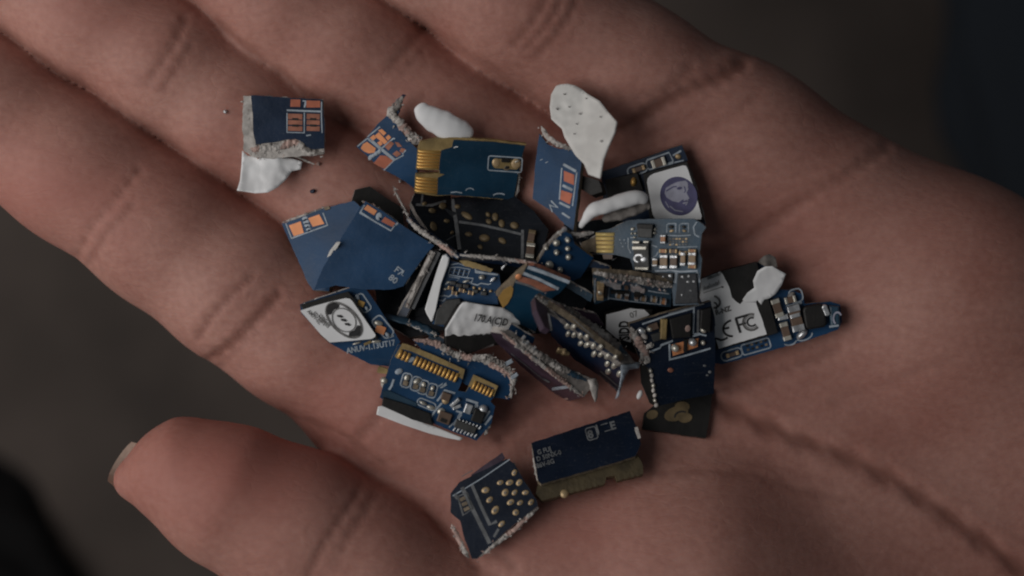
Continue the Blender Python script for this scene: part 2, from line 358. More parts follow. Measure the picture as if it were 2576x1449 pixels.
CROP = {1: (543, 204.5, .2205), 2: (894.5, 204.5, .2205), 3: (1310, 191.7, .2205), 4: (1374, 479.2, .2205), 5: (1693.3, 607, .2205),
        6: (690, 472.8, .2205), 7: (734.8, 690, .2205), 8: (1054.3, 575, .2205), 9: (926.5, 830.7, .2205), 10: (1246, 734.8, .2205),
        11: (1533.5, 734.8, .2646), 12: (1086.3, 1022.4, .2946), 13: (1022.4, 479.2, .1764), 14: (1086.3, 479.2, .1543),
        15: (1469.6, 543.1, .1675), 16: (1022.4, 626.2, .1543), 0: (0, 0, 1.0)}
GROUP = 'broken circuit board fragments heaped in the palm'

def skin_z(px, py):
    hit = HB.ray_cast(EYE, ray(px, py))[0]
    return hit.z if hit else 0.0

class Piece:
    """a thing whose main face lies in one plane; features are laid out on that face"""
    def __init__(s, name, label, cat, crop, plane, group=GROUP):
        s.ox, s.oy, s.k = CROP[crop]
        pts = []
        for (x, y, h) in plane:
            p = s.ox + x * s.k, s.oy + y * s.k
            pts.append(at(p[0], p[1], skin_z(*p) + h))
        n = (pts[1] - pts[0]).cross(pts[2] - pts[0]).normalized()
        if n.z < 0: n = -n
        s.n, s.p0 = n, sum(pts, Vector()) / 3
        s.root = bpy.data.objects.new(name, None); C.objects.link(s.root); s.root.location = s.p0
        s.root.empty_display_size = 0.2
        tag(s.root, label, cat, group)
        s.silk = {}
    def pic(s, x, y): return s.ox + x * s.k, s.oy + y * s.k
    def P(s, x, y, h=0.0):
        """the spot of the plane (raised by h) seen at crop point x, y - relative to the root"""
        d = ray(*s.pic(x, y)); q = s.p0 + s.n * h
        t = (q - EYE).dot(s.n) / d.dot(s.n)
        return EYE + d * t - s.p0
    def add(s, name, bm, m, parent=None, smooth=False, label=None):
        bm.normal_update()
        bmesh.ops.recalc_face_normals(bm, faces=bm.faces[:])
        me = bpy.data.meshes.new(name); bm.to_mesh(me); bm.free()
        if smooth: me.polygons.foreach_set('use_smooth', np.ones(len(me.polygons), dtype=bool))
        o = link(name, me, m, parent or s.root)
        if label: o['label'] = label
        return o
    @staticmethod
    def rough(pts, jit, step):
        out = []
        for (a, b) in zip(pts, pts[1:] + pts[:1]):
            L = math.hypot(b[0] - a[0], b[1] - a[1]); n = max(1, int(L / step))
            nx, ny = (b[1] - a[1]) / (L + 1e-9), -(b[0] - a[0]) / (L + 1e-9)
            for i in range(n):
                t = i / n; j = random.uniform(-jit, jit) if i else random.uniform(-jit, jit) * .5
                out.append((a[0] + (b[0] - a[0]) * t + nx * j, a[1] + (b[1] - a[1]) * t + ny * j))
        return out
    def prism_bm(s, bm, pts, h0, h1, mi_top=0, mi_side=0, bev=0.0):
        v1 = [bm.verts.new(s.P(x, y, h1)) for x, y in pts]
        # the foot is straight below along the normal
        v0 = [bm.verts.new(v.co - s.n * (h1 - h0)) for v in v1]
        f = bm.faces.new(v1); f.material_index = mi_top
        g = bm.faces.new(v0[::-1]); g.material_index = mi_top
        for i in range(len(pts)):
            j = (i + 1) % len(pts)
            q = bm.faces.new((v1[j], v1[i], v0[i], v0[j])); q.material_index = mi_side
        if bev:
            bmesh.ops.bevel(bm, geom=f.edges[:], offset=bev, segments=2, affect='EDGES', profile=0.5)
    def board(s, pts, th=0.10, m='blue', edge='fr4', jit=3.0, step=40, name='board'):
        bm = bmesh.new()
        s.prism_bm(bm, s.rough(pts, jit, step), -th, 0.0, 0, 1)
        return s.add(name, bm, [M[m], M[edge]])
    def prism(s, name, pts, h0, h1, m, bev=0.0, parent=None, jit=0, step=40, label=None):
        bm = bmesh.new(); s.prism_bm(bm, s.rough(pts, jit, step) if jit else pts, h0, h1, 0, 0, bev)
        return s.add(name, bm, M[m], parent, label=label)
    @staticmethod
    def rect(cx, cy, w, h, ang=0.0):
        c, q = math.cos(R(ang)), math.sin(R(ang))
        return [(cx + x * c - y * q, cy + x * q + y * c) for x, y in ((-w / 2, -h / 2), (w / 2, -h / 2), (w / 2, h / 2), (-w / 2, h / 2))]
    @staticmethod
    def ell(cx, cy, a, b, ang=0, n=18):
        c, q = math.cos(R(ang)), math.sin(R(ang))
        return [(cx + a * math.cos(t) * c - b * math.sin(t) * q, cy + a * math.cos(t) * q + b * math.sin(t) * c) for t in (2 * math.pi * i / n for i in range(n))]
    def pad(s, pts, m='copper', h=0.006, name='copper_pad'):
        return s.prism(name, pts, 0.0, h, m)
    def line(s, pts, w, m='silk', h=0.0, close=False):
        """flat printed stroke, gathered into one print per piece and height"""
        bm = s.silk.setdefault((m, h), bmesh.new())
        if close: pts = pts + pts[:1]
        n = len(pts); rows = []
        for i, (x, y) in enumerate(pts):
            if close and i in (0, n - 1): a, b = pts[n - 2], pts[1]
            else: a, b = pts[max(0, i - 1)], pts[min(n - 1, i + 1)]
            dx, dy = b[0] - a[0], b[1] - a[1]; L = math.hypot(dx, dy) + 1e-9
            # mitre
            e0 = pts[i - 1] if i else (pts[n - 2] if close else None); sc = 1.0
            if e0 is not None and 0 < i < n - 1 or close:
                e0 = e0 or pts[0]; ex, ey = x - e0[0], y - e0[1]; l2 = math.hypot(ex, ey) + 1e-9
                sc = 1 / max(.5, abs((dx * ex + dy * ey) / L / l2))
            ox, oy = -dy / L * w / 2 * sc, dx / L * w / 2 * sc
            rows.append([bm.verts.new(s.P(x + u * ox, y + u * oy, h + e)) for u, e in ((1, .001), (1, .006), (-1, .006), (-1, .001))])
        for r0, r1 in zip(rows[:-1], rows[1:]):
            for j in range(3): bm.faces.new((r0[j], r0[j + 1], r1[j + 1], r1[j]))
        for r in (rows[0], rows[-1]): bm.faces.new(r)
    def done(s):
        for (m, h), bm in s.silk.items():
            s.add('printing', bm, M[m])['kind'] = 'stuff'
    def dome(s, cx, cy, a, b=None, ang=0, ht=0.05, m='solder', h=0.0, name='solder_dot', parent=None):
        b = b or a; bm = bmesh.new(); n = 12; rings = []
        if name in ('solder_dot', 'plated_hole'):
            q_ = random.uniform(.84, 1.12); a *= q_; b *= q_ * random.uniform(.9, 1.1); ht *= random.uniform(.65, 1.1); ang += random.uniform(-25, 25)
        for f, z in ((1.0, 0), (.93, .45), (.72, .78), (.38, .96)):
            rings.append([bm.verts.new(s.P(x, y, h) + s.n * (ht * z)) for x, y in s.ell(cx, cy, a * f, b * f, ang, n)])
        top = bm.verts.new(s.P(cx, cy, h) + s.n * ht)
        for r0, r1 in zip(rings[:-1], rings[1:]):
            for i in range(n): bm.faces.new((r0[i], r0[(i + 1) % n], r1[(i + 1) % n], r1[i]))
        for i in range(n): bm.faces.new((rings[-1][i], rings[-1][(i + 1) % n], top))
        return s.add(name, bm, M[m], parent, smooth=True)
    def smd(s, cx, cy, l, w_, ang=0, ht=0.055, body='tan', end='silver', h=0.0, name='capacitor'):
        """two-pole component: ceramic body with a metal terminal on each end"""
        c, q = math.cos(R(ang)), math.sin(R(ang))
        o = s.prism(name, s.rect(cx, cy, l * .56, w_, ang), h, h + ht, body, bev=0.008)
        for sg in (-1, 1):
            d = sg * l * .38
            s.prism('terminal', s.rect(cx + d * c, cy + d * q, l * .24, w_ * 1.08, ang), h, h + ht * 1.12, end, bev=0.010, parent=o)
        return o
    def pins(s, quad, n, m='gold', gap=.28, h=0.006, ht=0.02, skip=(), name='contact_finger'):
        """row of gold contacts filling a quad tl,tr,br,bl; they lie along tl->tr, one below another"""
        tl, tr, br, bl = quad; mix = lambda a, b, t: (a[0] + (b[0] - a[0]) * t, a[1] + (b[1] - a[1]) * t)
        for i in range(n):
            if i in skip: continue
            t0, t1 = (i + gap / 2) / n, (i + 1 - gap / 2) / n
            a, b, c, d = mix(tl, bl, t0), mix(tr, br, t0), mix(tr, br, t1), mix(tl, bl, t1)
            bm = bmesh.new(); rows = []
            for k in range(7):                                   # rounded along its length
                u = k / 6; z = 1 - (2 * u - 1) ** 4
                e0, e1 = mix(a, d, u), mix(b, c, u)
                rows.append([bm.verts.new(s.P(*mix(e0, e1, e), 0) + s.n * (h + ht * z * (0 if e in (0, 1) else 1))) for e in (0, .08, .92, 1)])
            for r0, r1 in zip(rows[:-1], rows[1:]):
                for j in range(3): bm.faces.new((r0[j], r0[j + 1], r1[j + 1], r1[j]))
            s.add(name, bm, M[m], smooth=True)
    def fray(s, path, wd, n=90, up=0.03, h=0.0, mats=('fibre', 'fibre_pink', 'fibre_dark'), ln=(.02, .065), name='frayed_edge', wts=(5, 3, 2)):
        """torn glass-fibre along a broken edge: a crumbled bead with loose fibre ends"""
        bm = bmesh.new(); segs = []; T = 0
        for a, b in zip(path[:-1], path[1:]):
            L = math.hypot(b[0] - a[0], b[1] - a[1]); segs.append((a, b, T, L)); T += L
        def spot(t):
            for a, b, t0, L in segs:
                if t <= t0 + L: return (a[0] + (b[0] - a[0]) * (t - t0) / L, a[1] + (b[1] - a[1]) * (t - t0) / L), ((b[0] - a[0]) / L, (b[1] - a[1]) / L)
            return path[-1], (1, 0)
        # crumbled bead
        step = max(8.0, T / 160); rows = []; t = 0; kk = s.k / PX
        nr = 9; sd = random.random() * 50
        while t <= T:
            (x, y), (dx, dy) = spot(t); row = []
            en = min(1, 4 * min(t, T - t) / T + .35)
            for j in range(nr):
                a = math.pi * j / (nr - 1)
                rr = wd * .31 * en * (1 + .55 * noise.noise(Vector((t * .030, j * .6, sd))) + .14 * noise.noise(Vector((t * .11, j * 1.9, sd + 9))))
                ox = math.cos(a) * rr; oz = math.sin(a) * rr * kk * .7 + up * .4 * noise.noise(Vector((t * .06, j * .7, sd + 4)))
                row.append(bm.verts.new(s.P(x - dy * ox, y + dx * ox, h) + s.n * oz))
            rows.append(row); t += step
        for r0, r1 in zip(rows[:-1], rows[1:]):
            pick = random.choices(range(3), wts)[0]
            for j in range(nr - 1):
                f = bm.faces.new((r0[j], r0[j + 1], r1[j + 1], r1[j]))
                v = noise.noise(r0[j].co * 3.2 + Vector((sd, 0, 0)))
                f.smooth = True; f.material_index = 2 if v < -.28 else (1 if v > .22 else 0)
        # loose ends
        for _ in range(int(n * .18)):
            (x, y), (dx, dy) = spot(random.uniform(0, T)); o = random.uniform(-.5, .5) * wd
            a = s.P(x - dy * o, y + dx * o, h) + s.n * random.uniform(.2, 1) * up
            d = Vector((random.gauss(0, 1), random.gauss(0, 1), random.gauss(.2, .5))).normalized() * random.uniform(*ln)
            r_ = random.uniform(.008, .02)
            u = d.orthogonal().normalized() * r_; v = d.cross(u).normalized() * r_
            b0 = [bm.verts.new(a + q) for q in (u, v, -u, -v)]; tp = bm.verts.new(a + d)
            mi = random.choices(range(3), wts)[0]
            for i in range(4):
                f = bm.faces.new((b0[i], b0[(i + 1) % 4], tp)); f.material_index = mi
        return s.add(name, bm, [M[q] for q in mats])
    def sheet(s, name, pts, hf, m='label', th=0.018, cuts=5, parent=None, wob=0.0):
        """thin paper or film of any outline, bent by hf(x, y) above the plane"""
        bm = bmesh.new()
        vs = [bm.verts.new((x, y, 0)) for x, y in pts]
        f = bm.faces.new(vs)
        bmesh.ops.triangulate(bm, faces=[f])
        for _ in range(cuts):
            bmesh.ops.subdivide_edges(bm, edges=[e for e in bm.edges if e.calc_length() > 55], cuts=1, use_grid_fill=True)
            bmesh.ops.triangulate(bm, faces=[f for f in bm.faces if len(f.verts) > 3])
        for v in bm.verts:
            x, y = v.co.x, v.co.y
            v.co = s.P(x, y, hf(x, y) + wob * noise.noise(Vector((x * .012, y * .012, len(pts)))))
        for f in bm.faces:
            f.smooth = True
        bm.normal_update()
        if sum((f.normal.dot(s.n) for f in bm.faces)) < 0:
            bmesh.ops.reverse_faces(bm, faces=bm.faces[:])
        # a back side straight below, joined along the rim
        rim = [e for e in bm.edges if len(e.link_faces) == 1]
        low = {v: bm.verts.new(v.co - s.n * th) for v in bm.verts[:]}
        for f in bm.faces[:]: bm.faces.new([low[v] for v in reversed(f.verts)]).smooth = True
        for e in rim:
            a, b = e.verts; bm.faces.new((a, b, low[b], low[a]))
        bmesh.ops.recalc_face_normals(bm, faces=bm.faces[:])
        me = bpy.data.meshes.new(name); bm.to_mesh(me); bm.free()
        return link(name, me, M[m], parent or s.root)
    def text(s, body, x, y, size, ang=0, m='silk', h=0.0, hf=None, sx=1.0, shear=0.0, name='lettering', bold=0.0):
        """flat lettering; x, y is the left end of the base line, ang clockwise in the picture"""
        cu = bpy.data.curves.new('lettering', 'FONT'); cu.body = body; cu.size = 1.0; cu.resolution_u = 2; cu.offset = bold
        to = bpy.data.objects.new('lettering', cu); me = bpy.data.meshes.new_from_object(to)
        bpy.data.objects.remove(to); bpy.data.curves.remove(cu)
        c, q = math.cos(R(ang)), math.sin(R(ang))
        for v in me.vertices:
            u, w_ = (v.co.x + v.co.y * shear) * size * sx, -v.co.y * size
            X, Y = x + u * c - w_ * q, y + u * q + w_ * c
            v.co = s.P(X, Y, (hf(X, Y) if hf else h) + .006)
        me.update()
        return link(name, me, M[m], s.root)
    def lump(s, name, pts, m, flat=0.75, nse=0.18, seg=14, sub=None, parent=None, top=True):
        """rounded irregular body lofted along points (x, y, h, r)"""
        bm = bmesh.new(); n = 12; rows = []
        P_ = [Vector((p[0], p[1], p[2] / (s.k / PX), p[3])) for p in pts]
        def sp(t):
            t = min(t, len(P_) - 1 - 1e-6); i = int(t); f = t - i
            a, b, c, d = P_[max(i - 1, 0)], P_[i], P_[i + 1], P_[min(i + 2, len(P_) - 1)]
            return .5 * ((2 * b) + (c - a) * f + (2 * a - 5 * b + 4 * c - d) * f * f + (3 * b - a - 3 * c + d) * f ** 3)
        sd = random.random() * 90
        for i in range(seg * (len(P_) - 1) + 1):
            t = i / seg; p = sp(t); q = sp(min(t + .05, len(P_) - 1)) - sp(max(t - .05, 0)); L = math.hypot(q[0], q[1]) + 1e-9
            e = i / (seg * (len(P_) - 1)); cap = math.sqrt(max(0.02, 1 - max(0, 1 - e * 12) ** 2)) * math.sqrt(max(.02, 1 - max(0, 1 - (1 - e) * 12) ** 2))
            row = []
            for j in range(n):
                a = 2 * math.pi * j / n
                r_ = max(2, p[3]) * cap * (1 + nse * noise.noise(Vector((t * 1.6, math.cos(a) * 1.2 + sd, math.sin(a) * 1.2))) * 2)
                hz = (p[2] + math.sin(a) * r_ * flat) * s.k / PX
                row.append(bm.verts.new(s.P(p[0] - q[1] / L * math.cos(a) * r_, p[1] + q[0] / L * math.cos(a) * r_, hz)))
            rows.append(row)
        for r0, r1 in zip(rows[:-1], rows[1:]):
            for j in range(n): bm.faces.new((r0[j], r0[(j + 1) % n], r1[(j + 1) % n], r1[j]))
        bm.faces.new(rows[0]); bm.faces.new(rows[-1][::-1])
        return s.add(name, bm, M[m], parent, smooth=True)
def rrect(cx, cy, w, h, ang, r, n=4):
    """rounded rectangle outline"""
    c, q = math.cos(R(ang)), math.sin(R(ang)); out = []
    for sx, sy, a0 in ((1, 1, 0), (-1, 1, 90), (-1, -1, 180), (1, -1, 270)):
        for i in range(n + 1):
            a = R(a0 + 90 * i / n); x = sx * (w / 2 - r) + r * math.cos(a); y = sy * (h / 2 - r) + r * math.sin(a)
            out.append((cx + x * c - y * q, cy + x * q + y * c))
    return out
def arc(cx, cy, rx, ry, a0, a1, ang=0, n=14):
    c, q = math.cos(R(ang)), math.sin(R(ang)); out = []
    for i in range(n + 1):
        a = R(a0 + (a1 - a0) * i / n); x, y = rx * math.cos(a), ry * math.sin(a)
        out.append((cx + x * c - y * q, cy + x * q + y * c))
    return out
# ------------------------------------------------------------------ the heap of broken boards, one by one (lowest first)
CB = 'circuit board'
# dark boards at the bottom of the heap; the plain ones are added to paint the gaps as shade
p = Piece('board_fragment', 'added black filler board standing in for shade in the middle of the heap', CB, 0, [(1060, 520, .16), (1480, 700, .16), (1150, 820, .16)])
p.board([(1035, 500), (1240, 560), (1505, 690), (1450, 830), (1250, 845), (1050, 815), (1010, 690)], m='black_and_shade', edge='fibre_dark'); p.done()
p = Piece('board_fragment', 'added black filler board standing in for shade beneath the slate component board', CB, 0, [(1420, 560, .14), (1760, 700, .14), (1480, 860, .14)])
p.board([(1420, 560), (1600, 540), (1755, 640), (1760, 800), (1600, 890), (1420, 800)], m='black_and_shade', edge='fibre_dark'); p.done()
p = Piece('board_fragment', 'small black board fragment showing its corner beside the wide blue fragment', CB, 0, [(890, 480, .12), (1010, 520, .14), (930, 560, .12)])
p.board([(893, 478), (930, 470), (1012, 522), (1020, 600), (930, 590), (885, 510)], m='chip', edge='fibre_dark'); p.done()
p = Piece('board_fragment', 'added black filler board standing in for shade under the framed component board', CB, 0, [(880, 700, .12), (1100, 740, .12), (1000, 860, .12)])
p.board([(930, 640), (1090, 660), (1120, 830), (1030, 850), (950, 800)], m='black_and_shade', edge='fibre_dark'); p.done()

# A: small fragment on the middle finger with torn white sticker
p = Piece('board_fragment', 'small blue fragment with copper pads and torn white sticker lying alone on the middle finger', CB, 1, [(400, 160, .13), (1220, 210, .44), (420, 850, .24)])
p.prism('core', [(322, 165), (560, 168), (1222, 208), (1245, 640), (1240, 812), (1060, 850), (860, 862), (640, 885), (430, 862), (318, 800), (300, 420)], -.11, -.022, 'fibre', jit=7, step=34)
p.board([(402, 160), (800, 182), (1218, 212), (1238, 480), (1236, 765), (1100, 776), (1035, 750), (1000, 700), (905, 655), (780, 668), (640, 700), (455, 720), (425, 560), (415, 330)], th=.021, jit=4, m='navy')
for q in ([(852, 205), (965, 208), (962, 292), (850, 290)], [(1030, 218), (1190, 222), (1190, 298), (1032, 300)]): p.pad(q, 'copper_red')
for cx in (905, 1110):
    for cy, hh in ((402, 62), (470, 52), (540, 54)): p.pad(p.rect(cx, cy, 165 if cx < 1000 else 150, hh, 2), 'copper_dull')
    for cy in (432, 505): p.prism('solder_dot', p.rect(cx, cy, 70, 26, 3), .004, .012, 'chip')
p.line([(808, 330), (1000, 338), (1205, 345)], 20); p.line([(1010, 356), (1008, 585)], 12); p.line([(1206, 232), (1204, 400), (1212, 590)], 12)
p.line([(812, 360), (812, 582), (1015, 588)], 11); p.line([(990, 225), (1030, 225), (1010, 300)], 16); p.line([(1030, 620), (1085, 612)], 16)
p.fray([(320, 165), (345, 300), (352, 480), (360, 700), (345, 790)], 70, n=50, h=-.05, wts=(6, 1, 3))
p.fray([(350, 790), (560, 770), (760, 730), (900, 700), (1000, 755), (1080, 810), (1240, 815)], 150, n=160, h=-.035, wts=(7, 2, 1)); p.fray([(420, 850), (640, 850), (830, 840)], 90, n=60, h=-.05, wts=(6, 4, 1))
p.fray([(520, 850), (700, 840), (900, 850), (1130, 950)], 42, n=40, h=-.06, wts=(3, 5, 2))
p.sheet('torn_sticker', [(300, 790), (365, 850), (500, 868), (600, 892), (640, 880), (680, 800), (722, 862), (880, 885), (985, 915), (970, 1005), (868, 1025), (800, 1120), (700, 1212), (590, 1270), (450, 1278), (240, 1246), (275, 1130), (292, 960)],
        lambda x, y: -.06 + .16 * max(0, (y - 880) / 400) ** 1.5 + .03 * math.sin(x * .012), wob=.015)
p.done()

# B: fragment at the ring finger base
p = Piece('board_fragment', 'blue fragment with orange copper pads and crumbling edge, standing at the ring finger base', CB, 2, [(20, 745, .18), (520, 170, .38), (690, 1240, .22)])
p.board([(8, 745), (130, 640), (250, 490), (360, 388), (470, 430), (540, 600), (700, 770), (705, 1252), (560, 1140), (420, 1060), (322, 1012), (160, 880)], th=.1)
p.prism('board_tongue', [(360, 388), (420, 270), (520, 165), (560, 175), (500, 290), (470, 430)], -.09, -.003, 'blue', jit=8, step=30)
p.pad([(58, 765), (85, 715), (130, 690), (230, 765), (215, 815), (150, 822), (95, 800)], 'copper')
p.pad([(205, 935), (280, 845), (345, 850), (428, 905), (330, 1002)], 'copper_red')
for q in ([(150, 655), (205, 610), (240, 640), (185, 690)], [(215, 625), (265, 580), (365, 690), (330, 720)], [(255, 560), (300, 545), (350, 590), (320, 620)], [(340, 640), (375, 610), (405, 640), (370, 680)], [(245, 700), (280, 680), (310, 715), (280, 740)]): p.pad(q, 'copper')
for q in ([(330, 745), (395, 680), (440, 710), (375, 790)], [(445, 690), (490, 700), (530, 745), (480, 750)], [(420, 830), (470, 790), (520, 830), (470, 865)], [(520, 760), (570, 775), (540, 820), (500, 800)]): p.pad(q, 'copper_dull')
p.line([(22, 742), (130, 655), (178, 655)], 14); p.line([(135, 635), (280, 518)], 14); p.line([(150, 655), (300, 780), (440, 895)], 34)
p.line([(285, 775), (430, 652), (450, 655)], 16); p.line([(322, 1015), (440, 900), (545, 845), (535, 820), (575, 785)], 14)
for k in range(4): p.dome(170 + 34 * k, 868 - 22 * k, 24, 34, 40, .02, 'silk', name='solder_dot')
p.fray([(540, 170), (470, 290), (400, 350), (480, 440), (580, 560), (700, 700), (760, 650)], 150, n=150, up=.06, wts=(6, 4, 1))
p.fray([(560, 520), (640, 640), (760, 640)], 80, n=60, up=.06, h=.02)
p.done()

# white lump
p = Piece('plastic_scrap', 'smooth white pointed scrap leaning on the gold contact board at the top', 'scrap', 2, [(700, 300, .35), (1300, 560, .3), (800, 600, .35)])
p.lump('scrap_body', [(718, 262, .05, 62), (790, 360, .05, 118), (930, 450, .05, 152), (1090, 535, .05, 152), (1240, 580, .03, 118), (1345, 598, .0, 55)], 'label', flat=.42, nse=.06)
p.done()

# V: via boards in the middle, their shade painted in as near-black mask
p = Piece('board_fragment', 'shade-darkened fragment with dull solder spots, left of the larger spotted one', CB, 14, [(-250, 100, .30), (380, 100, .34), (300, 900, .34)])
p.board([(-280, 40), (300, 60), (390, 520), (430, 1010), (200, 880), (-20, 700), (-220, 420), (-340, 200)], m='black_and_shade', edge='fibre_dark')
for q in ((30, 585, 50, 70), (245, 500, 55, 35), (10, 330, 60, 40), (180, 250, 60, 50), (-120, 220, 40, 30), (330, 690, 40, 30)): p.dome(*q, 0, .03, 'gold_dull')
p.line([(-260, 230), (0, 240), (230, 170)], 40, 'silk_dim'); p.line([(-150, 60), (-170, 230)], 30, 'silk_dim'); p.line([(240, 810), (400, 720)], 16, 'silk_dim'); p.done()
p = Piece('board_fragment', 'large shade-darkened fragment with dull solder spots under the gold contact board', CB, 14, [(330, 140, .36), (1700, 400, .36), (500, 1010, .40)])
p.board([(320, 110), (1300, 60), (1660, 330), (1900, 640), (1760, 1140), (1100, 1080), (470, 1030), (390, 520)], m='black_and_shade', edge='fibre_dark')
for x, y, a, b in ((570, 410, 100, 50), (920, 395, 50, 38), (930, 505, 60, 48), (1035, 430, 50, 60), (1140, 540, 48, 62), (1350, 570, 82, 68), (600, 715, 72, 40), (860, 775, 102, 72), (1150, 820, 82, 52), (790, 920, 55, 38), (420, 265, 50, 36)):
    p.dome(x, y, a, b, 10, .035, 'gold_dull')
p.smd(1620, 760, 250, 110, 100, .07, 'brown', 'gold_dull'); p.smd(1605, 970, 240, 130, 97, .08, 'brown', 'solder')
p.line([(330, 140), (390, 480), (450, 960)], 60, 'silk_dim'); p.line([(440, 510), (820, 565), (1200, 650), (1480, 720)], 40, 'silk_dim'); p.line([(1480, 640), (1475, 1120)], 46, 'silk_dim')
p.line([(1010, 105), (1080, 78), (1170, 85), (1190, 120)], 28, 'silk'); p.line([(310, 45), (440, 25)], 24, 'silk_dim'); p.done()

# C: gold contact board
p = Piece('board_fragment', 'teal blue fragment with two blocks of horizontal gold contacts at its left end', CB, 2, [(700, 780, .62), (1920, 720, .42), (1100, 1300, .70)])
p.prism('core', [(740, 690), (900, 660), (1110, 640), (1560, 668), (1950, 715), (1880, 880), (1815, 1360), (1080, 1298), (930, 1310), (672, 1270), (688, 1060), (950, 1050), (955, 1018), (692, 1004), (712, 770)], -.11, -.022, 'fr4_gold', jit=3)
p.board([(1118, 668), (1560, 690), (1935, 735), (1885, 890), (1800, 1352), (1085, 1294), (932, 1296), (940, 1100), (1020, 1060), (960, 1052), (960, 1018), (950, 1012), (976, 790), (1100, 750)], th=.021, m='teal', jit=2)
p.pins([(716, 782), (976, 796), (952, 1008), (698, 1000)], 6, h=-.022, ht=.03, gap=.2)
p.pins([(692, 1088), (948, 1112), (934, 1300), (676, 1268)], 5, h=-.022, ht=.03, gap=.2)
p.line(rrect(1705, 945, 385, 165, 4, 24), 14, close=True); p.prism('solder_land', rrect(1715, 945, 290, 110, 4, 30), .003, .012, 'fr4_gold')
p.dome(1605, 930, 50, 58, 0, .025, 'via'); p.dome(1725, 985, 52, 42, 0, .022, 'fr4'); p.dome(1725, 985, 24, 18, 0, .012, 'chip', .02); p.dome(1830, 940, 60, 58, 10, .028, 'via'); p.dome(1840, 915, 26, 12, -20, .012, 'solder', .024); p.prism('chip', p.rect(1712, 905, 90, 46, 6), .01, .05, 'chip', .006)
p.line(arc(1305, 1260, 50, 40, 200, 330), 12); p.line([(1085, 1270), (1150, 1262), (1215, 1275)], 14); p.line(arc(1640, 1310, 70, 30, 190, 330), 14); p.line([(1120, 760), (1140, 748), (1168, 748)], 12, 'label')
p.fray([(1915, 735), (1890, 900), (1870, 1050), (1850, 1250), (1810, 1360)], 38, n=30, h=-.03, wts=(8, 0, 2))
p.done()

# D: standing board with two copper squares and the folded sticker
p = Piece('board_fragment', 'upright dark blue fragment with reddish copper squares and a large folded white flake', CB, 3, [(215, 640, .55), (690, 900, 1.0), (380, 1560, .75)])
p.board([(212, 655), (300, 775), (440, 830), (560, 828), (650, 860), (695, 905), (690, 1010), (640, 1440), (600, 1760), (500, 1690), (360, 1545), (135, 1400), (165, 1000)], th=.1)
p.pad([(492, 1078), (610, 1125), (606, 1242), (492, 1195)], 'copper_red'); p.pad([(462, 1300), (590, 1340), (560, 1462), (448, 1405)], 'copper_red')
p.line([(485, 1005), (630, 1085)], 30); p.line([(478, 1245), (590, 1300)], 30); p.line([(468, 1045), (440, 1410)], 14); p.line([(640, 1095), (590, 1480)], 14); p.line([(440, 1440), (560, 1500)], 26)
p.line([(345, 1420), (420, 1500), (330, 1470), (360, 1550)], 16); p.line([(470, 1560), (560, 1620)], 22); p.line([(280, 990), (310, 975)], 9); p.line([(220, 960), (250, 945)], 8)
p.fray([(235, 570), (300, 690), (400, 760), (480, 800), (600, 835)], 90, n=90, up=.06)
p.sheet('folded_flake', [(400, 112), (450, 92), (530, 86), (620, 105), (700, 150), (760, 200), (900, 282), (990, 400), (1095, 520), (1072, 640), (1000, 800), (940, 960), (905, 1168), (770, 1120), (720, 1000), (620, 900), (560, 800), (500, 700), (468, 600), (400, 540), (348, 490), (330, 350), (345, 210)],
        lambda x, y: .16 - .10 * max(0, (700 - y) / 600) + .00032 * max(0, x - 700) + .06 * math.sin((x + y) * .004), m='speck', th=.03, wob=.015)
fo = [o for o in p.root.children if o.name.startswith('folded_flake')][0]
for x, y, a, b in ((408, 370, 13, 17), (670, 425, 20, 12), (905, 462, 16, 13), (915, 738, 22, 16), (632, 540, 14, 9), (490, 200, 17, 8), (605, 655, 14, 9), (545, 345, 12, 7), (740, 250, 10, 8)):
    p.prism('speck', p.ell(x, y, a * .7, b * .7, -15, 8), .14 - .10 * max(0, (700 - y) / 600) + .00032 * max(0, x - 700) + .06 * math.sin((x + y) * .004), .16 - .10 * max(0, (700 - y) / 600) + .00032 * max(0, x - 700) + .06 * math.sin((x + y) * .004) + .035, 'speck_grey', parent=fo)
p.prism('chip', [(700, 1130), (890, 1190), (930, 1320), (800, 1360), (690, 1290)], -.3, -.14, 'chip', jit=5)
p.done()

# E: board with round portrait emblem
p = Piece('board_fragment', 'dark blue fragment carrying a white label with a round purple portrait emblem', CB, 3, [(930, 1085, .35), (1835, 785, .30), (1950, 1600, .35)])
p.board([(918, 1090), (1380, 940), (1838, 784), (1885, 900), (1990, 1240), (2110, 1700), (1500, 1760), (960, 1740)], m='navy')
p.line(rrect(1330, 1065, 230, 105, -19, 50), 16, close=True); p.line([(1430, 985), (1445, 955), (1690, 870), (1735, 960), (1735, 985), (1470, 1065), (1440, 1040), (1430, 985)], 16); p.line([(1735, 905), (1830, 850)], 20); p.line([(1750, 985), (1860, 960)], 14)
p.smd(1572, 988, 165, 92, -18, .06, 'brown', 'solder'); p.smd(1345, 1060, 150, 52, -19, .05, 'brown', 'via'); p.dome(1795, 915, 40, 34, 0, .03, 'via')
ch = p.prism('chip', [(1395, 1115), (1900, 975), (1995, 1250), (2085, 1640), (1480, 1680)], .0, .14, 'chip', .012)
p.prism('chip', [(960, 1190), (1330, 1100), (1400, 1300), (1000, 1420)], .0, .08, 'chip', .01); p.dome(1290, 1200, 36, 50, 0, .1, 'gold', .03)
p.prism('sticker', [(1440, 1215), (1446, 1170), (1475, 1135), (1520, 1110), (1700, 1058), (1850, 1018), (1885, 1022), (1905, 1060), (1975, 1270), (2065, 1600), (2055, 1632), (1590, 1655), (1540, 1640), (1505, 1580)], .141, .150, 'label')
H_ = .151
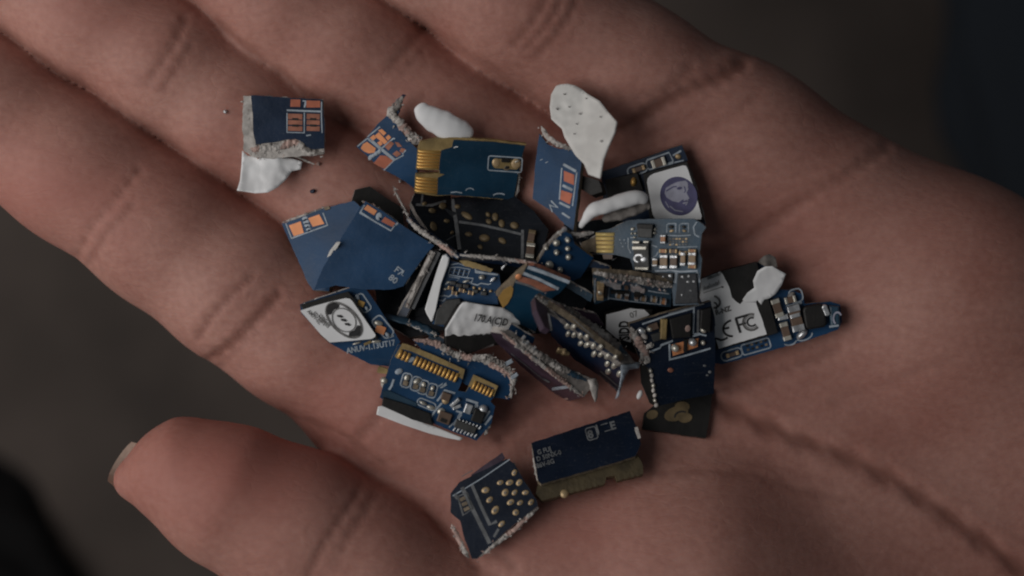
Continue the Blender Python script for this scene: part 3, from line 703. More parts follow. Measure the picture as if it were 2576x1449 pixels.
p.prism('emblem', p.ell(1802, 1368, 226, 208, 60, 36), H_, H_ + .004, 'ink_purple')
# a bearded head in a cap: pale profile, dark features
p.prism('emblem', [(1640, 1335), (1655, 1275), (1720, 1235), (1790, 1205), (1880, 1190), (1905, 1215), (1912, 1290), (1890, 1330), (1925, 1395), (1895, 1410), (1850, 1405), (1800, 1440), (1730, 1425), (1665, 1385)], H_ + .004, H_ + .007, 'ink_lilac')
p.prism('emblem', p.ell(1812, 1278, 32, 16, -10, 10), H_ + .007, H_ + .010, 'ink_purple'); p.line([(1660, 1310), (1740, 1262), (1780, 1258)], 14, 'ink_purple', H_ + .006)
p.line([(1865, 1255), (1880, 1310), (1862, 1330)], 11, 'ink_purple', H_ + .006); p.line([(1860, 1418), (1895, 1400), (1905, 1420)], 16, 'ink_lilac', H_ + .004); p.line([(1850, 1450), (1905, 1440), (1880, 1470)], 16, 'ink_lilac', H_ + .004)
p.line([(1700, 1480), (1760, 1530), (1850, 1545)], 12, 'ink_lilac', H_ + .003); p.line([(1650, 1430), (1690, 1500)], 10, 'ink_lilac', H_ + .003)
p.fray([(1890, 950), (1990, 1230), (2110, 1690)], 40, n=25, h=-.03, wts=(2, 0, 8)); p.done()

# F: slate component board
p = Piece('board_fragment', 'grey blue fragment crowded with tiny components, five gold contacts with painted glint at its left', CB, 15, [(180, 245, .45), (1740, 110, 1.02), (1740, 980, 1.08)])
p.board([(176, 235), (430, 180), (660, 62), (1000, 45), (1640, 45), (1738, 95), (1830, 172), (1765, 268), (1735, 560), (1768, 640), (1740, 1000), (1720, 1330), (1340, 1350), (1310, 960), (1000, 840), (740, 810), (690, 640), (470, 585), (180, 572)], m='slate', jit=3)
p.prism('core', [(-40, 400), (170, 300), (420, 195), (640, 80), (660, 130), (430, 215), (176, 245), (176, 560), (-60, 520)], -.10, -.004, 'fr4', jit=10, step=40)
p.pins([(172, 246), (456, 246), (440, 562), (186, 562)], 5, m='gold_glint', gap=.14, ht=.035)
p.prism('land', [(270, 570), (430, 570), (420, 650), (290, 650)], -.06, -.004, 'brown')
p.prism('chip', [(790, 130), (1030, 138), (1012, 332), (798, 322)], 0, .09, 'chip_grey', .012); p.prism('chip', [(785, 118), (1034, 126), (1030, 200), (790, 190)], .0, .095, 'chip', .01)
for x, y, a, b in ((728, 195, 36, 26), (716, 265, 24, 22), (770, 262, 22, 18), (1065, 200, 30, 22), (1050, 255, 40, 24), (760, 322, 30, 18)): p.dome(x, y, a, b, 0, .045, 'solder')
dio = p.prism('diode', [(735, 415), (965, 415), (975, 810), (752, 800)], 0, .085, 'chip_grey', .012)
for q in ([(720, 372), (832, 378), (826, 418), (722, 418)], [(885, 375), (972, 372), (965, 412), (890, 410)], [(718, 455), (940, 455), (930, 512), (720, 512)], [(760, 768), (968, 768), (960, 820), (762, 812)]): p.prism('terminal', q, .0, .105, 'solder', .012, dio)
p.line(arc(815, 640, 62, 55, 100, 330), 26, 'silver', .088); p.dome(895, 655, 48, 55, 60, .025, 'silver', .085); p.dome(800, 690, 40, 26, 0, .02, 'silver', .085)
for x, y, l, w_, b_ in ((1180, 350, 130, 72, 'orange'), (1190, 690, 210, 108, 'tan'), (1340, 690, 200, 100, 'brown'), (1480, 650, 200, 70, 'tan'), (1618, 645, 190, 105, 'tan'), (1060, 700, 120, 72, 'tan')):
    p.smd(x, y, l, w_, 91, .085, body=b_, end='silver')
for x, y, b_ in ((1182, 528, 'orange'), (1335, 530, 'brown'), (1620, 530, 'orange'), (1480, 560, 'brown'), (1620, 760, 'orange')): p.smd(x, y, 115, 58, 2, .055, b_, 'via')
random.seed(21)
for i in range(6):
    for j in range(3): p.prism('solder_land', p.rect(1290 + 48 * i, 345 + 44 * j, 30, 22, random.uniform(-8, 8)), .0, .012, random.choice(('via', 'fr4', 'silk_dim')))
for x in (1310, 1500): p.line([(x - 70, 250), (x - 70, 135), (x - 40, 115), (x + 65, 115), (x + 65, 250)], 12, 'silk'); p.dome(x, 165, 40, 28, 0, .02, 'chip'); p.dome(x + 5, 225, 38, 20, 0, .02, 'via')
p.line([(1240, 292), (1420, 300), (1600, 290)], 14); p.line([(1060, 830), (1300, 818), (1430, 838), (1700, 826)], 24); p.line([(1380, 850), (1365, 1010)], 40); p.line([(660, 330), (660, 480), (700, 560)], 14); p.line([(690, 325), (800, 330)], 14)
p.line([(1020, 440), (1100, 470)], 14); p.line([(1000, 640), (1080, 600), (1110, 540)], 12); p.line([(1690, 90), (1640, 170), (1660, 280), (1730, 320)], 16); p.line([(1300, 440), (1350, 415)], 14); p.line([(1400, 470), (1700, 462)], 10)
for k in range(5): p.dome(540 + 22 * k, 360 + 50 * (k % 3), 16, 12, 0, .015, 'silk')
p.prism('chip', [(1000, 855), (1335, 862), (1330, 980), (1100, 930)], .0, .05, 'chip'); p.prism('chip', [(1410, 872), (1690, 862), (1715, 1310), (1360, 1325)], .0, .05, 'black_and_shade', .01)
for x, y, a in ((1295, 900, 36), (1190, 915, 22), (1480, 915, 34), (1560, 990, 26), (1570, 905, 22), (1650, 985, 24), (1470, 1190, 16), (1600, 1120, 16)): p.dome(x, y, a, a * .75, 30, .03, 'silver', .045)
p.line([(1690, 850), (1730, 1000)], 40)
p.fray([(660, 75), (430, 200), (180, 300), (-60, 470)], 75, n=50, h=-.04, wts=(4, 1, 5)); p.done()

# Y / Z / W / X : the middle of the heap
p = Piece('board_fragment', 'deep blue fragment dotted with round solder bumps beside the slate component board', CB, 8, [(1390, 330, .95), (1700, 60, 1.0), (1750, 560, .62)])
p.board([(1352, 395), (1440, 240), (1560, 110), (1660, 25), (1735, 65), (1780, 180), (1850, 235), (1990, 330), (1840, 560), (1730, 610), (1540, 500)], m='blue')
for x, y, a in ((1565, 160, 38), (1690, 120, 32), (1565, 265, 37), (1695, 225, 34), (1702, 322, 34), (1487, 410, 44), (1608, 466, 32), (1445, 215, 30)): p.dome(x, y, a, a * .86, -20, .075, 'solder')
p.prism('solder_tip', p.ell(1662, 22, 32, 18, -30, 10), 0, .06, 'silver', .01)
p.fray([(1365, 380), (1440, 215), (1560, 80), (1650, 15)], 75, n=60, h=-.03, wts=(5, 1, 4)); p.fray([(1720, 50), (1850, 70), (2000, 40)], 80, n=50, h=-.05, wts=(5, 1, 4)); p.done()

p = Piece('board_fragment', 'black square fragment under the solder bump fragment and beside the gold contacts', CB, 15, [(-80, 620, .30), (560, 600, .34), (200, 900, .30)])
p.board([(-250, 640), (80, 590), (480, 575), (720, 640), (740, 820), (560, 850), (280, 760), (150, 790), (-100, 900)], m='black_and_shade', edge='fibre_dark')
p.line([(-330, 1080), (-180, 900), (110, 720)], 22, 'silk_dim'); p.dome(450, 648, 42, 10, -12, .03, 'silver'); p.dome(95, 740, 34, 14, -25, .03, 'silver'); p.prism('land', [(270, 748), (400, 752), (420, 810), (300, 806)], 0, .02, 'tan'); p.done()

def standing(name, label, crop, pts, th, depth, m, edge='fibre', wd=60, n=60, wts=(6, 2, 2), up=.05, top=None):
    """a fragment standing on its edge: what shows is its torn top edge and a steep face"""
    q = Piece(name, label, CB, crop, top)
    q.prism('board', pts, -depth, 0, m)
    return q
# twig like edges of two boards standing upright
def wall_pts(path, w):
    L_ = []; R_ = []
    for i, (x, y) in enumerate(path):
        a, b = path[max(i - 1, 0)], path[min(i + 1, len(path) - 1)]
        d = math.hypot(b[0] - a[0], b[1] - a[1]); nx, ny = -(b[1] - a[1]) / d * w / 2, (b[0] - a[0]) / d * w / 2
        L_.append((x + nx, y + ny)); R_.append((x - nx, y - ny))
    return L_ + R_[::-1]
wp = [(20, 400), (130, 520), (300, 640), (480, 760), (640, 880), (740, 960)]
p = standing('board_fragment', 'thin upright fragment, its pale torn edge running down right like a twig', 13, wall_pts(wp, 60), .1, .35, 'blue', top=[(20, 400, 1.0), (740, 960, 1.05), (300, 900, 1.0)])
p.fray([(-190, -60), (-110, 110), (-30, 260), (30, 400)], 40, n=50, up=.03, h=-.04, wts=(5, 2, 3)); p.fray(wp, 112, n=120, up=.04, wts=(8, 2, 1)); p.done()
wp = [(760, 920), (1000, 940), (1300, 965), (1560, 1000), (1860, 1040)]
p = standing('board_fragment', 'thin upright fragment with a straight pale edge below the shade-darkened spotted fragments', 13, wall_pts(wp, 50), .1, .4, 'navy', top=[(760, 920, 1.05), (1860, 1040, 1.1), (1200, 1300, 1.05)])
p.fray(wp, 82, n=60, up=.03, wts=(9, 1, 1)); p.done()
# X
p = Piece('board_fragment', 'fragment with white plastic frame bar, printed grid and one bright solder bump', CB, 16, [(690, 240, .70), (1500, 430, .68), (560, 1180, .55)])
p.board([(680, 180), (860, 230), (1120, 290), (1510, 410), (1540, 620), (1470, 760), (1500, 900), (880, 900), (660, 1290), (420, 1220), (480, 940), (560, 560)], m='blue')
p.prism('frame_bar', [(585, 110), (650, 95), (700, 150), (682, 260), (560, 570), (470, 1010), (430, 1175), (400, 1190), (325, 1060), (298, 985), (370, 750), (520, 280)], .0, .12, 'label', .02)
p.prism('land', [(860, 195), (1010, 190), (1200, 250), (1410, 330), (1370, 385), (1150, 330), (960, 285)], .002, .05, 'fr4_gold', jit=6, step=35)
for i in range(5): p.line([(715 + 78 * i, 305 + 12 * i), (685 + 78 * i, 400 + 12 * i)], 12)
p.line([(700, 300), (860, 300), (1040, 335), (990, 465)], 12); p.line([(690, 420), (870, 452), (985, 470), (1090, 480), (1060, 550), (1020, 540)], 14); p.line([(720, 260), (850, 235), (940, 270)], 14)
p.line([(1125, 320), (1130, 370), (1300, 400), (1490, 420)], 26); p.line([(1050, 560), (1160, 590), (1210, 560), (1340, 580), (1380, 560)], 18); p.line([(690, 450), (870, 480), (800, 540)], 10)
for i in range(4):
    for j in range(2): p.dome(740 + 80 * i - 18 * j, 345 + 50 * j + 10 * i, 22, 16, 0, .01, 'chip')
p.dome(1232, 460, 62, 42, -30, .1, 'solder'); p.prism('solder_tip', p.ell(1580, 295, 46, 16, -45, 10), .02, .09, 'silver', .008); p.prism('solder_tip', p.ell(1410, 500, 56, 22, -40, 10), 0, .07, 'silver', .008)
p.line([(1550, 340), (1640, 235)], 12, 'label', .05)
for x, y, a, b, m_ in ((640, 650, 42, 22, 'solder'), (940, 690, 42, 24, 'solder'), (1105, 632, 24, 26, 'via'), (1200, 645, 26, 28, 'via'), (1275, 662, 22, 22, 'solder'), (1375, 685, 26, 24, 'via'), (1450, 700, 20, 16, 'silk_dim'), (975, 525, 72, 26, 'solder'), (690, 540, 46, 20, 'solder'), (575, 925, 38, 18, 'fibre_pink'), (660, 560, 40, 14, 'silk')): p.dome(x, y, a, b, -20, .06, m_)
for x, y in ((760, 560), (860, 600), (970, 610), (1120, 690), (1260, 730)): p.prism('chip', p.rect(x, y, 96, 62, 8), 0, .06, 'chip_grey', .012)
for x, y in ((720, 640), (900, 680), (1050, 720), (780, 720)): p.smd(x, y, 90, 60, 12, .06, 'brown', 'via')
p.line([(545, 770), (620, 760), (690, 780), (760, 730), (830, 770)], 22); p.line([(520, 830), (600, 850), (640, 800)], 18)
p.prism('chip', [(640, 840), (870, 815), (900, 900), (700, 1240), (450, 1240), (490, 1010), (600, 900)], .0, .10, 'chip_grey', .015); p.done()
# brown upright edge left of the frame bar
wp = [(430, 40), (330, 250), (200, 520), (90, 760), (0, 960)]
p = standing('board_fragment', 'brown upright fragment edge standing left of the white frame bar', 16, wall_pts(wp, 90), .1, .4, 'fibre_dark', top=[(430, 40, .80), (0, 960, .72), (430, 900, .75)])
p.prism('board_face', wall_pts([(x + 88, y + 10) for x, y in wp], 84), -.4, -.05, 'black_and_shade'); p.fray(wp, 95, n=60, up=.03, wts=(3, 2, 7)); p.done()
# Y
p = Piece('board_fragment', 'tilted blue fragment with pale print bands and a gold corner patch', CB, 8, [(1240, 430, 1.15), (1720, 600, 1.05), (1050, 900, .62)])
p.board([(1075, 605), (1160, 510), (1235, 425), (1310, 425), (1725, 600), (1600, 740), (1420, 860), (1330, 1180), (1150, 1090), (960, 905), (880, 770)], m='teal', edge='copper_dull')
p.prism('board_flank', [(876, 752), (1010, 620), (1120, 510), (1232, 420), (1180, 520), (1085, 610), (1075, 660), (920, 800)], -.1, .01, 'fr4', jit=5, step=40)
p.pad([(900, 790), (960, 700), (1050, 650), (1075, 690), (1060, 770), (1010, 860), (955, 905)], 'gold', .012, 'gold_patch'); p.dome(1135, 545, 42, 36, -30, .03, 'copper')
p.line([(1240, 440), (1420, 500), (1715, 615)], 40); p.line([(1180, 505), (1380, 585), (1590, 690)], 34); p.line([(1085, 600), (1250, 650), (1420, 720)], 26, 'silk_dim')
p.prism('print_band', [(1165, 545), (1330, 590), (1560, 700), (1420, 720), (1260, 650), (1120, 600)], .001, .006, 'copper_dull'); p.done()

# M, N : the wide blue pair
p = Piece('board_fragment', 'wide blue fragment with two bright orange pads near the finger gap, lower of the pair', CB, 6, [(90, 410, .22), (900, 160, .26), (450, 1150, .22)])
p.board([(85, 408), (135, 395), (600, 222), (905, 148), (1010, 240), (860, 560), (720, 900), (620, 1180), (440, 1165), (372, 1065), (280, 850), (180, 620)], jit=4)
p.pad([(166, 428), (300, 380), (336, 512), (222, 552)]); p.pad([(386, 346), (512, 302), (570, 408), (438, 442)])
p.line([(132, 405), (196, 575), (400, 500), (608, 425), (555, 285)], 14); 
for k in range(4): p.dome(348 + 14 * k, 345 + 42 * k, 34, 20, -20, .012, 'silk'); p.dome(352 + 14 * k, 368 + 40 * k, 22, 13, -20, .02, 'navy')
p.fray([(95, 395), (240, 345), (420, 285), (600, 215)], 40, n=40, h=-.02, wts=(6, 3, 2)); p.prism('tab', [(560, 225), (620, 205), (635, 235), (580, 255)], -.05, .02, 'fr4', jit=4, step=20); p.done()
p = Piece('board_fragment', 'wide blue fragment with two dull orange pads, overlapping its twin from the right', CB, 6, [(1020, 170, .72), (1800, 650, .78), (560, 1090, .60)])
p.board([(985, 215), (1040, 150), (1240, 270), (1430, 405), (1600, 515), (1822, 655), (1700, 800), (1640, 880), (1470, 1120), (1330, 1160), (1000, 1160), (700, 1110), (450, 1170), (560, 900), (720, 640), (850, 430)], jit=4)
p.pad([(1020, 240), (1062, 192), (1172, 262), (1138, 312)], 'copper'); p.pad([(1220, 382), (1262, 330), (1380, 402), (1348, 446)], 'copper_red')
p.line([(1030, 195), (980, 280), (1150, 385), (1330, 488), (1372, 430)], 16); p.line([(1380, 425), (1410, 398)], 20); p.dome(1195, 325, 34, 44, 30, .015, 'silk'); p.dome(1205, 345, 20, 16, 30, .02, 'navy')
p.text('F7', 1360, 945, 105, 38, 'silk', bold=.02); p.text('80', 1295, 1035, 105, 38, 'silk', bold=.02); p.text('L', 1440, 985, 80, 38, 'silk'); 
p.fray([(1000, 150), (1200, 250), (1420, 400)], 60, n=30, h=-.05, wts=(3, 1, 7)); p.fray([(1680, 830), (1560, 960), (1500, 1100)], 40, n=30, h=-.05, wts=(1, 2, 6)); p.done()
p = Piece('splinter', 'small pale splinter lying across the wide blue pair of fragments', 'splinter', 6, [(605, 790, .93), (735, 640, .97), (800, 800, .95)], group=None)
p.prism('splinter_body', [(600, 795), (625, 735), (700, 640), (742, 640), (720, 680), (650, 770)], -.03, .02, 'speck', .006); p.done()

# O : label with the eye-shaped emblem
p = Piece('board_fragment', 'blue fragment with white label bearing an eye shaped black emblem', CB, 7, [(95, 340, .36), (790, 120, 1.0), (700, 900, .40)])
p.board([(88, 345), (400, 240), (780, 112), (832, 150), (1030, 440), (1232, 765), (1205, 850), (1120, 1050), (900, 1030), (600, 880), (420, 780), (110, 450)])
p.prism('chip', [(90, 350), (300, 285), (640, 195), (700, 262), (985, 735), (900, 745), (425, 780), (330, 700)], .0, .10, 'chip', .012)
p.prism('sticker', [(92, 415), (250, 362), (410, 318), (610, 272), (660, 280), (690, 310), (952, 690), (945, 715), (905, 738), (640, 762), (430, 778), (330, 690), (205, 545)], .101, .113, 'label')
H_ = .114
p.line(arc(592, 522, 250, 138, 0, 360, 44, 30)[:-1], 26, 'ink_grey', H_, close=True)
for sg in (-1, 1):
    a = R(44); e = lambda u, v: (592 + sg * (u * math.cos(a) - v * math.sin(a)), 522 + sg * (u * math.sin(a) + v * math.cos(a)))
    p.prism('emblem', [e(252, 0), e(225, 62), e(170, 100), e(140, 60), e(165, 0), e(150, -60), e(185, -92), e(228, -58)], H_, H_ + .006, 'ink')
p.line(arc(592, 522, 150, 118, 0, 360, 44, 24)[:-1], 12, 'ink_grey', H_, close=True)
for (x, y) in ((545, 478), (588, 522), (632, 570)): p.prism('emblem', [(x - 38, y - 12), (x + 10, y - 16), (x + 44, y + 10), (x + 20, y + 20), (x - 26, y + 8)], H_, H_ + .006, 'ink')
for i, t_ in enumerate(('AM3V-0Z', 'SD7R87E', '128G-1V', 'ET0S')): p.text(t_, 168 + 62 * i - (20 if i == 3 else 0), 428 + 22 * i + (48 if i == 3 else 0), 62, 46, 'ink_grey', H_, sx=.82, bold=.02)
p.line(rrect(808, 328, 215, 108, 56, 34), 15, close=True); p.pad(p.rect(785, 335, 76, 62, 20), 'gold', .02); p.dome(745, 262, 34, 22, 56, .03, 'silk'); p.dome(850, 390, 30, 20, 50, .03, 'silk')
p.line(rrect(1035, 600, 270, 130, 50, 40), 17, close=True); p.pad(p.rect(1008, 632, 110, 88, 20), 'copper', .03); p.dome(985, 560, 62, 36, 30, .06, 'solder'); p.dome(1090, 690, 40, 24, 50, .05, 'silk'); p.line([(1110, 720), (1160, 700)], 20)
p.text('ANUV-1.13UT17', 625, 905, 92, -10, 'silk', sx=.86, bold=.03)
p.dome(740, 785, 60, 16, -22, .03, 'solder'); p.dome(960, 765, 56, 20, -28, .04, 'solder'); p.prism('land', p.rect(860, 785, 90, 30, -24), 0, .02, 'fr4_gold')
p.fray([(120, 330), (400, 240), (760, 115)], 30, n=25, h=-.03, wts=(4, 4, 3)); p.done()

# rainbow strip and U
p = Piece('fibre_strip', 'torn grey strip with a rainbow sheen beside the eye emblem fragment', 'scrap', 7, [(1080, 470, .5), (1660, 700, .5), (1200, 700, .5)])
p.lump('strip_body', [(1020, 480, 0, 34), (1200, 505, .02, 36), (1360, 560, .02, 38), (1500, 610, .03, 46), (1600, 670, .02, 44), (1690, 690, .0, 26)], 'slate', flat=.45, nse=.3); p.fray([(1300, 560), (1480, 625), (1660, 700)], 60, n=70, h=.03, wts=(6, 2, 3)); p.done()
p = Piece('label_chip', 'black chip wearing a bent greyish white label with smudged serial numbers', 'chip', 8, [(450, 880, .82), (1040, 940, .58), (600, 1300, .60)])
p.prism('chip_body', [(440, 900), (520, 850), (1000, 930), (1300, 1190), (1180, 1330), (960, 1260), (560, 1440), (300, 1330), (300, 1140)], -.16, -.03, 'chip', .01)
hf = lambda x, y: .03 - .17 * max(0, (y - 1060) / 260) ** 2 - .00018 * max(0, x - 850)
p.sheet('sticker', [(470, 875), (500, 845), (540, 838), (700, 868), (960, 905), (1060, 965), (1180, 1060), (1330, 1185), (1180, 1230), (980, 1240), (880, 1330), (560, 1425), (400, 1370), (298, 1290), (300, 1150), (390, 1000)], hf, wob=.02)
p.text('170.A(C)D', 612, 1050, 118, 9, 'ink', hf=lambda x, y: hf(x, y) + .018, sx=.75, shear=.2, bold=.02)
p.text('8897L', 560, 1345, 180, -4, 'ink', hf=lambda x, y: hf(x, y) + .018, sx=.8, shear=.4, bold=.05)
p.done()

# R : torn fragment behind the gold finger board, Q : the gold finger board
p = Piece('board_fragment', 'blue fragment with a long crumbling torn edge behind the row of gold contacts', CB, 9, [(520, 120, .62), (1690, 560, .60), (1000, 560, .45)])
p.board([(505, 105), (640, 100), (800, 150), (960, 270), (1300, 300), (1560, 400), (1690, 545), (1610, 795), (1430, 770), (1000, 560), (700, 330)], jit=8)
p.fray([(520, 112), (640, 118), (770, 150), (880, 215), (980, 275), (1120, 310), (1290, 320), (1430, 400), (1600, 480), (1660, 560), (1620, 780)], 125, n=240, up=.07, h=.0)
p.fray([(1240, 290), (1380, 310), (1560, 410), (1650, 500)], 100, n=90, up=.08, h=.04, wts=(5, 2, 4)); p.prism('solder_tip', p.rect(1600, 375, 110, 44, -30), .04, .1, 'silk', .01); p.prism('solder_tip', p.rect(1670, 525, 90, 40, -35), .03, .09, 'silk', .01); p.done()
p = Piece('board_fragment', 'blue fragment edged by slanted gold contacts, a white label strip under its lower side', CB, 9, [(340, 150, .62), (1480, 640, .62), (160, 790, .40)])
p.board([(262, 330), (340, 165), (420, 165), (760, 300), (1100, 455), (1062, 595), (1020, 690), (1110, 705), (1140, 660), (1200, 512), (1340, 570), (1478, 640), (1430, 765), (1392, 810), (1448, 870), (1405, 1060), (1235, 1260), (900, 1130), (500, 960), (165, 790), (130, 765), (190, 560)], edge='fr4', jit=3)
p.prism('bare_strip', [(388, 150), (440, 160), (760, 288), (1102, 448), (1075, 560), (1010, 520), (1040, 470), (760, 360), (500, 245), (385, 215), (330, 320), (300, 300)], .001, .012, 'fr4_gold'); p.prism('bare_strip', [(1200, 505), (1480, 635), (1430, 762), (1405, 720), (1440, 660), (1225, 575), (1165, 650), (1140, 640)], .001, .012, 'fr4_gold')
def slant(a0, a1, n, dx, dy, skip=()):
    for i in range(n):
        if i in skip: continue
        t = i / (n - 1); x, y = a0[0] + (a1[0] - a0[0]) * t, a0[1] + (a1[1] - a0[1]) * t
        ux, uy = (a1[0] - a0[0]) / (n - 1) * .36, (a1[1] - a0[1]) / (n - 1) * .36
        p.pins([(x - ux, y - uy), (x - ux + dx, y - uy + dy), (x + ux + dx, y + uy + dy), (x + ux, y + uy)], 1, gap=0, ht=.03, h=.01)
slant((385, 222), (1025, 490), 15, -48, 100, skip=(3,)); slant((1228, 580), (1428, 672), 6, -46, 92)
p.dome(490, 335, 40, 26, -30, .02, 'silk')
for (cx, cy) in ((432, 572), (545, 612), (625, 650), (725, 690)):
    p.line(rrect(cx, cy, 105, 160, 16, 34), 14, close=True); p.dome(cx + 8, cy - 30, 30, 42, 30, .06, 'solder'); p.prism('solder_land', p.rect(cx - 8, cy + 34, 58, 54, 16), .0, .03, 'fr4')
p.line([(290, 560), (262, 640), (235, 680)], 24); p.dome(350, 470, 44, 30, 0, .02, 'silk'); p.line([(800, 640), (850, 610), (840, 650), (895, 620)], 14); p.line([(820, 660), (890, 600)], 12)
p.line([(990, 720), (870, 685), (830, 750), (785, 810)], 22); p.prism('chip', p.rect(885, 760, 105, 90, 20), 0, .05, 'brown', .01); p.dome(880, 800, 40, 44, 0, .05, 'via')
p.line([(1115, 790), (1240, 830), (1190, 940)], 28); p.line([(1250, 850), (1190, 980)], 20); p.prism('capacitor', p.rect(1140, 900, 85, 110, 20), .0, .07, 'silver', .012)
p.line(rrect(665, 845, 220, 85, 22, 40), 14, close=True); p.dome(625, 830, 50, 26, 30, .05, 'solder'); p.dome(715, 880, 48, 24, 30, .05, 'solder')
p.prism('solder_tip', p.rect(990, 830, 130, 40, -40), 0, .07, 'silver', .012); p.prism('solder_tip', p.rect(1010, 880, 100, 36, -20), 0, .06, 'silver', .012); p.dome(830, 925, 45, 38, 0, .05, 'solder')
p.prism('chip', p.rect(870, 1000, 150, 130, 20), 0, .06, 'brown', .012); p.prism('chip', p.rect(860, 1030, 70, 40, 20), .06, .07, 'chip'); p.prism('chip', p.rect(1255, 985, 130, 150, 20), 0, .08, 'chip', .015); p.dome(1310, 905, 52, 52, 20, .1, 'silver')
p.line([(840, 830), (760, 920), (700, 1020)], 22); p.line([(1000, 920), (1060, 940), (1020, 1000)], 22); p.line([(1060, 960), (970, 1080)], 26); p.line([(1385, 920), (1310, 1040)], 24); p.line([(1410, 975), (1330, 1080)], 24); p.line([(920, 1110), (970, 1060)], 16)
p.prism('chip', p.rect(1110, 1105, 250, 90, 22), 0, .06, 'chip_grey', .012)
for i in range(7):
    p.prism('pin', p.rect(1035 + 40 * i, 1035 + 13 * i, 17, 46, 38), 0, .05, 'silver', .005); p.prism('pin', p.rect(985 + 40 * i, 1130 + 13 * i, 17, 50, 38), 0, .05, 'silver', .005)
p.prism('chip', [(168, 765), (440, 850), (705, 950), (742, 1088), (500, 1020), (152, 862)], -.10, .05, 'chip', .012)
p.sheet('sticker', [(110, 872), (165, 862), (640, 1062), (760, 1100), (1085, 1232), (1045, 1258), (900, 1230), (700, 1180), (400, 1080), (92, 962)], lambda x, y: -.07, wob=.0)
p.prism('connector_tab', [(125, 408), (310, 470), (285, 520), (95, 480)], -.1, -.02, 'fr4_gold', jit=5, step=30); p.dome(182, 572, 48, 44, 0, .08, 'solder', -.06); p.prism('connector_tab', [(140, 590), (260, 610), (230, 690), (150, 650)], -.1, -.03, 'fibre', jit=6, step=30)
p.prism('board_flank', [(165, 690), (235, 690), (560, 835), (545, 870), (160, 760)], .001, .02, 'slate'); p.fray([(1405, 1050), (1350, 1130), (1330, 1200)], 60, n=30, h=-.03, wts=(8, 1, 1)); p.done()

# S, T : the two upright boards in the front
p = Piece('board_fragment', 'purple brown fragment standing steeply, thick crumbled edge facing up, left of the dotted one', CB, 10, [(60, 480, 1.10), (990, 1190, .70), (640, 1110, .10)])
p.board([(-60, 455), (60, 470), (300, 640), (560, 860), (800, 1040), (1015, 1195), (850, 1240), (700, 1215), (600, 1100), (300, 850), (0, 560)], m='purple', edge='fibre')
p.line([(645, 1108), (850, 1078)], 34, 'silk'); p.line([(540, 990), (620, 1030)], 20, 'silk_dim'); p.line([(770, 1225), (830, 1215)], 18, 'fibre_pink'); p.line([(180, 700), (560, 1010)], 8, 'silk_dim')
p.done()
q = Piece('edge', 'x', 'x', 10, [(60, 450, 1.15), (1080, 1130, .78), (250, 400, 1.08)])
q.root['label'] = 'grey bare core of a split fragment lying against the purple brown upright one'; q.root['category'] = CB; q.root.name = 'board_fragment'
q.prism('core', [(62, 440), (180, 440), (320, 560), (560, 700), (800, 850), (1080, 980), (1160, 1010), (1010, 1190), (800, 1040), (560, 850), (300, 640), (110, 530)], -.08, 0, 'fibre_dark', jit=8, step=34)
q.fray([(60, 440), (200, 560), (330, 670), (560, 850), (780, 1020), (1000, 1190)], 85, n=150, up=.05, h=.0, wts=(6, 3, 2)); q.fray([(200, 490), (480, 700), (700, 850), (1050, 1010)], 120, n=120, up=.04, h=-.01, mats=('fibre_dark', 'fibre', 'slate'), wts=(6, 2, 2))
for x, y in ((370, 580), (450, 640), (330, 520)): q.prism('solder_tip', q.rect(x, y, 46, 22, -40), 0, .05, 'silver', .006)
q.lump('torn_corner', [(1110, 985, .02, 52), (1122, 1080, .04, 46), (1138, 1180, .03, 28), (1142, 1255, .02, 10)], 'fibre', flat=.8, nse=.3); q.done()
p = Piece('board_fragment', 'upright dark blue fragment studded with two dozen small solder dots', CB, 10, [(600, 190, 1.10), (1430, 880, 1.0), (1400, 1130, .22)])
p.board([(580, 150), (640, 200), (850, 335), (1000, 440), (1180, 590), (1400, 755), (1450, 880), (1425, 1040), (1392, 1140), (1200, 960), (900, 770), (640, 500)], m='navy')
for x, y in ((820, 385), (895, 390), (835, 470), (900, 485), (970, 495), (1045, 510), (975, 580), (1050, 595), (1125, 605), (1205, 620), (1130, 700), (1200, 710), (1280, 725), (1370, 740), (1280, 815), (1360, 830), (1290, 905), (1420, 925)): p.dome(x, y, 33, 25, 35, .06, 'solder')
p.line([(592, 180), (640, 440)], 30, 'silk_dim'); p.line([(1200, 900), (1420, 1090)], 14, 'silk_dim'); p.line([(1180, 930), (1380, 1110)], 10, 'silk_dim'); p.line([(880, 300), (1120, 510)], 10, 'silk_dim'); p.done()
q = Piece('board_fragment', 'split fragment end with thick pinkish crumbled core behind the solder dot fragment', CB, 10, [(460, 40, 1.12), (1500, 760, 1.05), (900, 280, 1.02)])
q.prism('core', [(450, 50), (500, 10), (640, 80), (900, 240), (1250, 460), (1480, 660), (1600, 800), (1430, 810), (1180, 600), (850, 345), (590, 165)], -.09, 0, 'fibre_dark', jit=8, step=34)
q.prism('board_face', [(452, 62), (585, 165), (625, 430), (560, 400), (470, 200)], -.12, -.01, 'purple'); q.fray([(460, 40), (560, 110), (700, 160), (830, 270), (960, 370), (1080, 450), (1250, 600), (1420, 760)], 110, n=180, up=.06, h=0, wts=(5, 4, 2)); q.fray([(700, 120), (1000, 330), (1280, 520), (1520, 740)], 130, n=130, up=.04, h=-.01, mats=('fibre_dark', 'fibre', 'slate'), wts=(6, 3, 1))
q.sheet('fibre_tail', [(1440, 830), (1500, 800), (1660, 800), (1640, 860), (1530, 880), (1480, 960), (1440, 1080), (1410, 1190), (1375, 1215), (1420, 1080), (1440, 950)], lambda x, y: -.02 - .0006 * max(0, y - 900), 'silk', cuts=3, wob=.06); q.done()
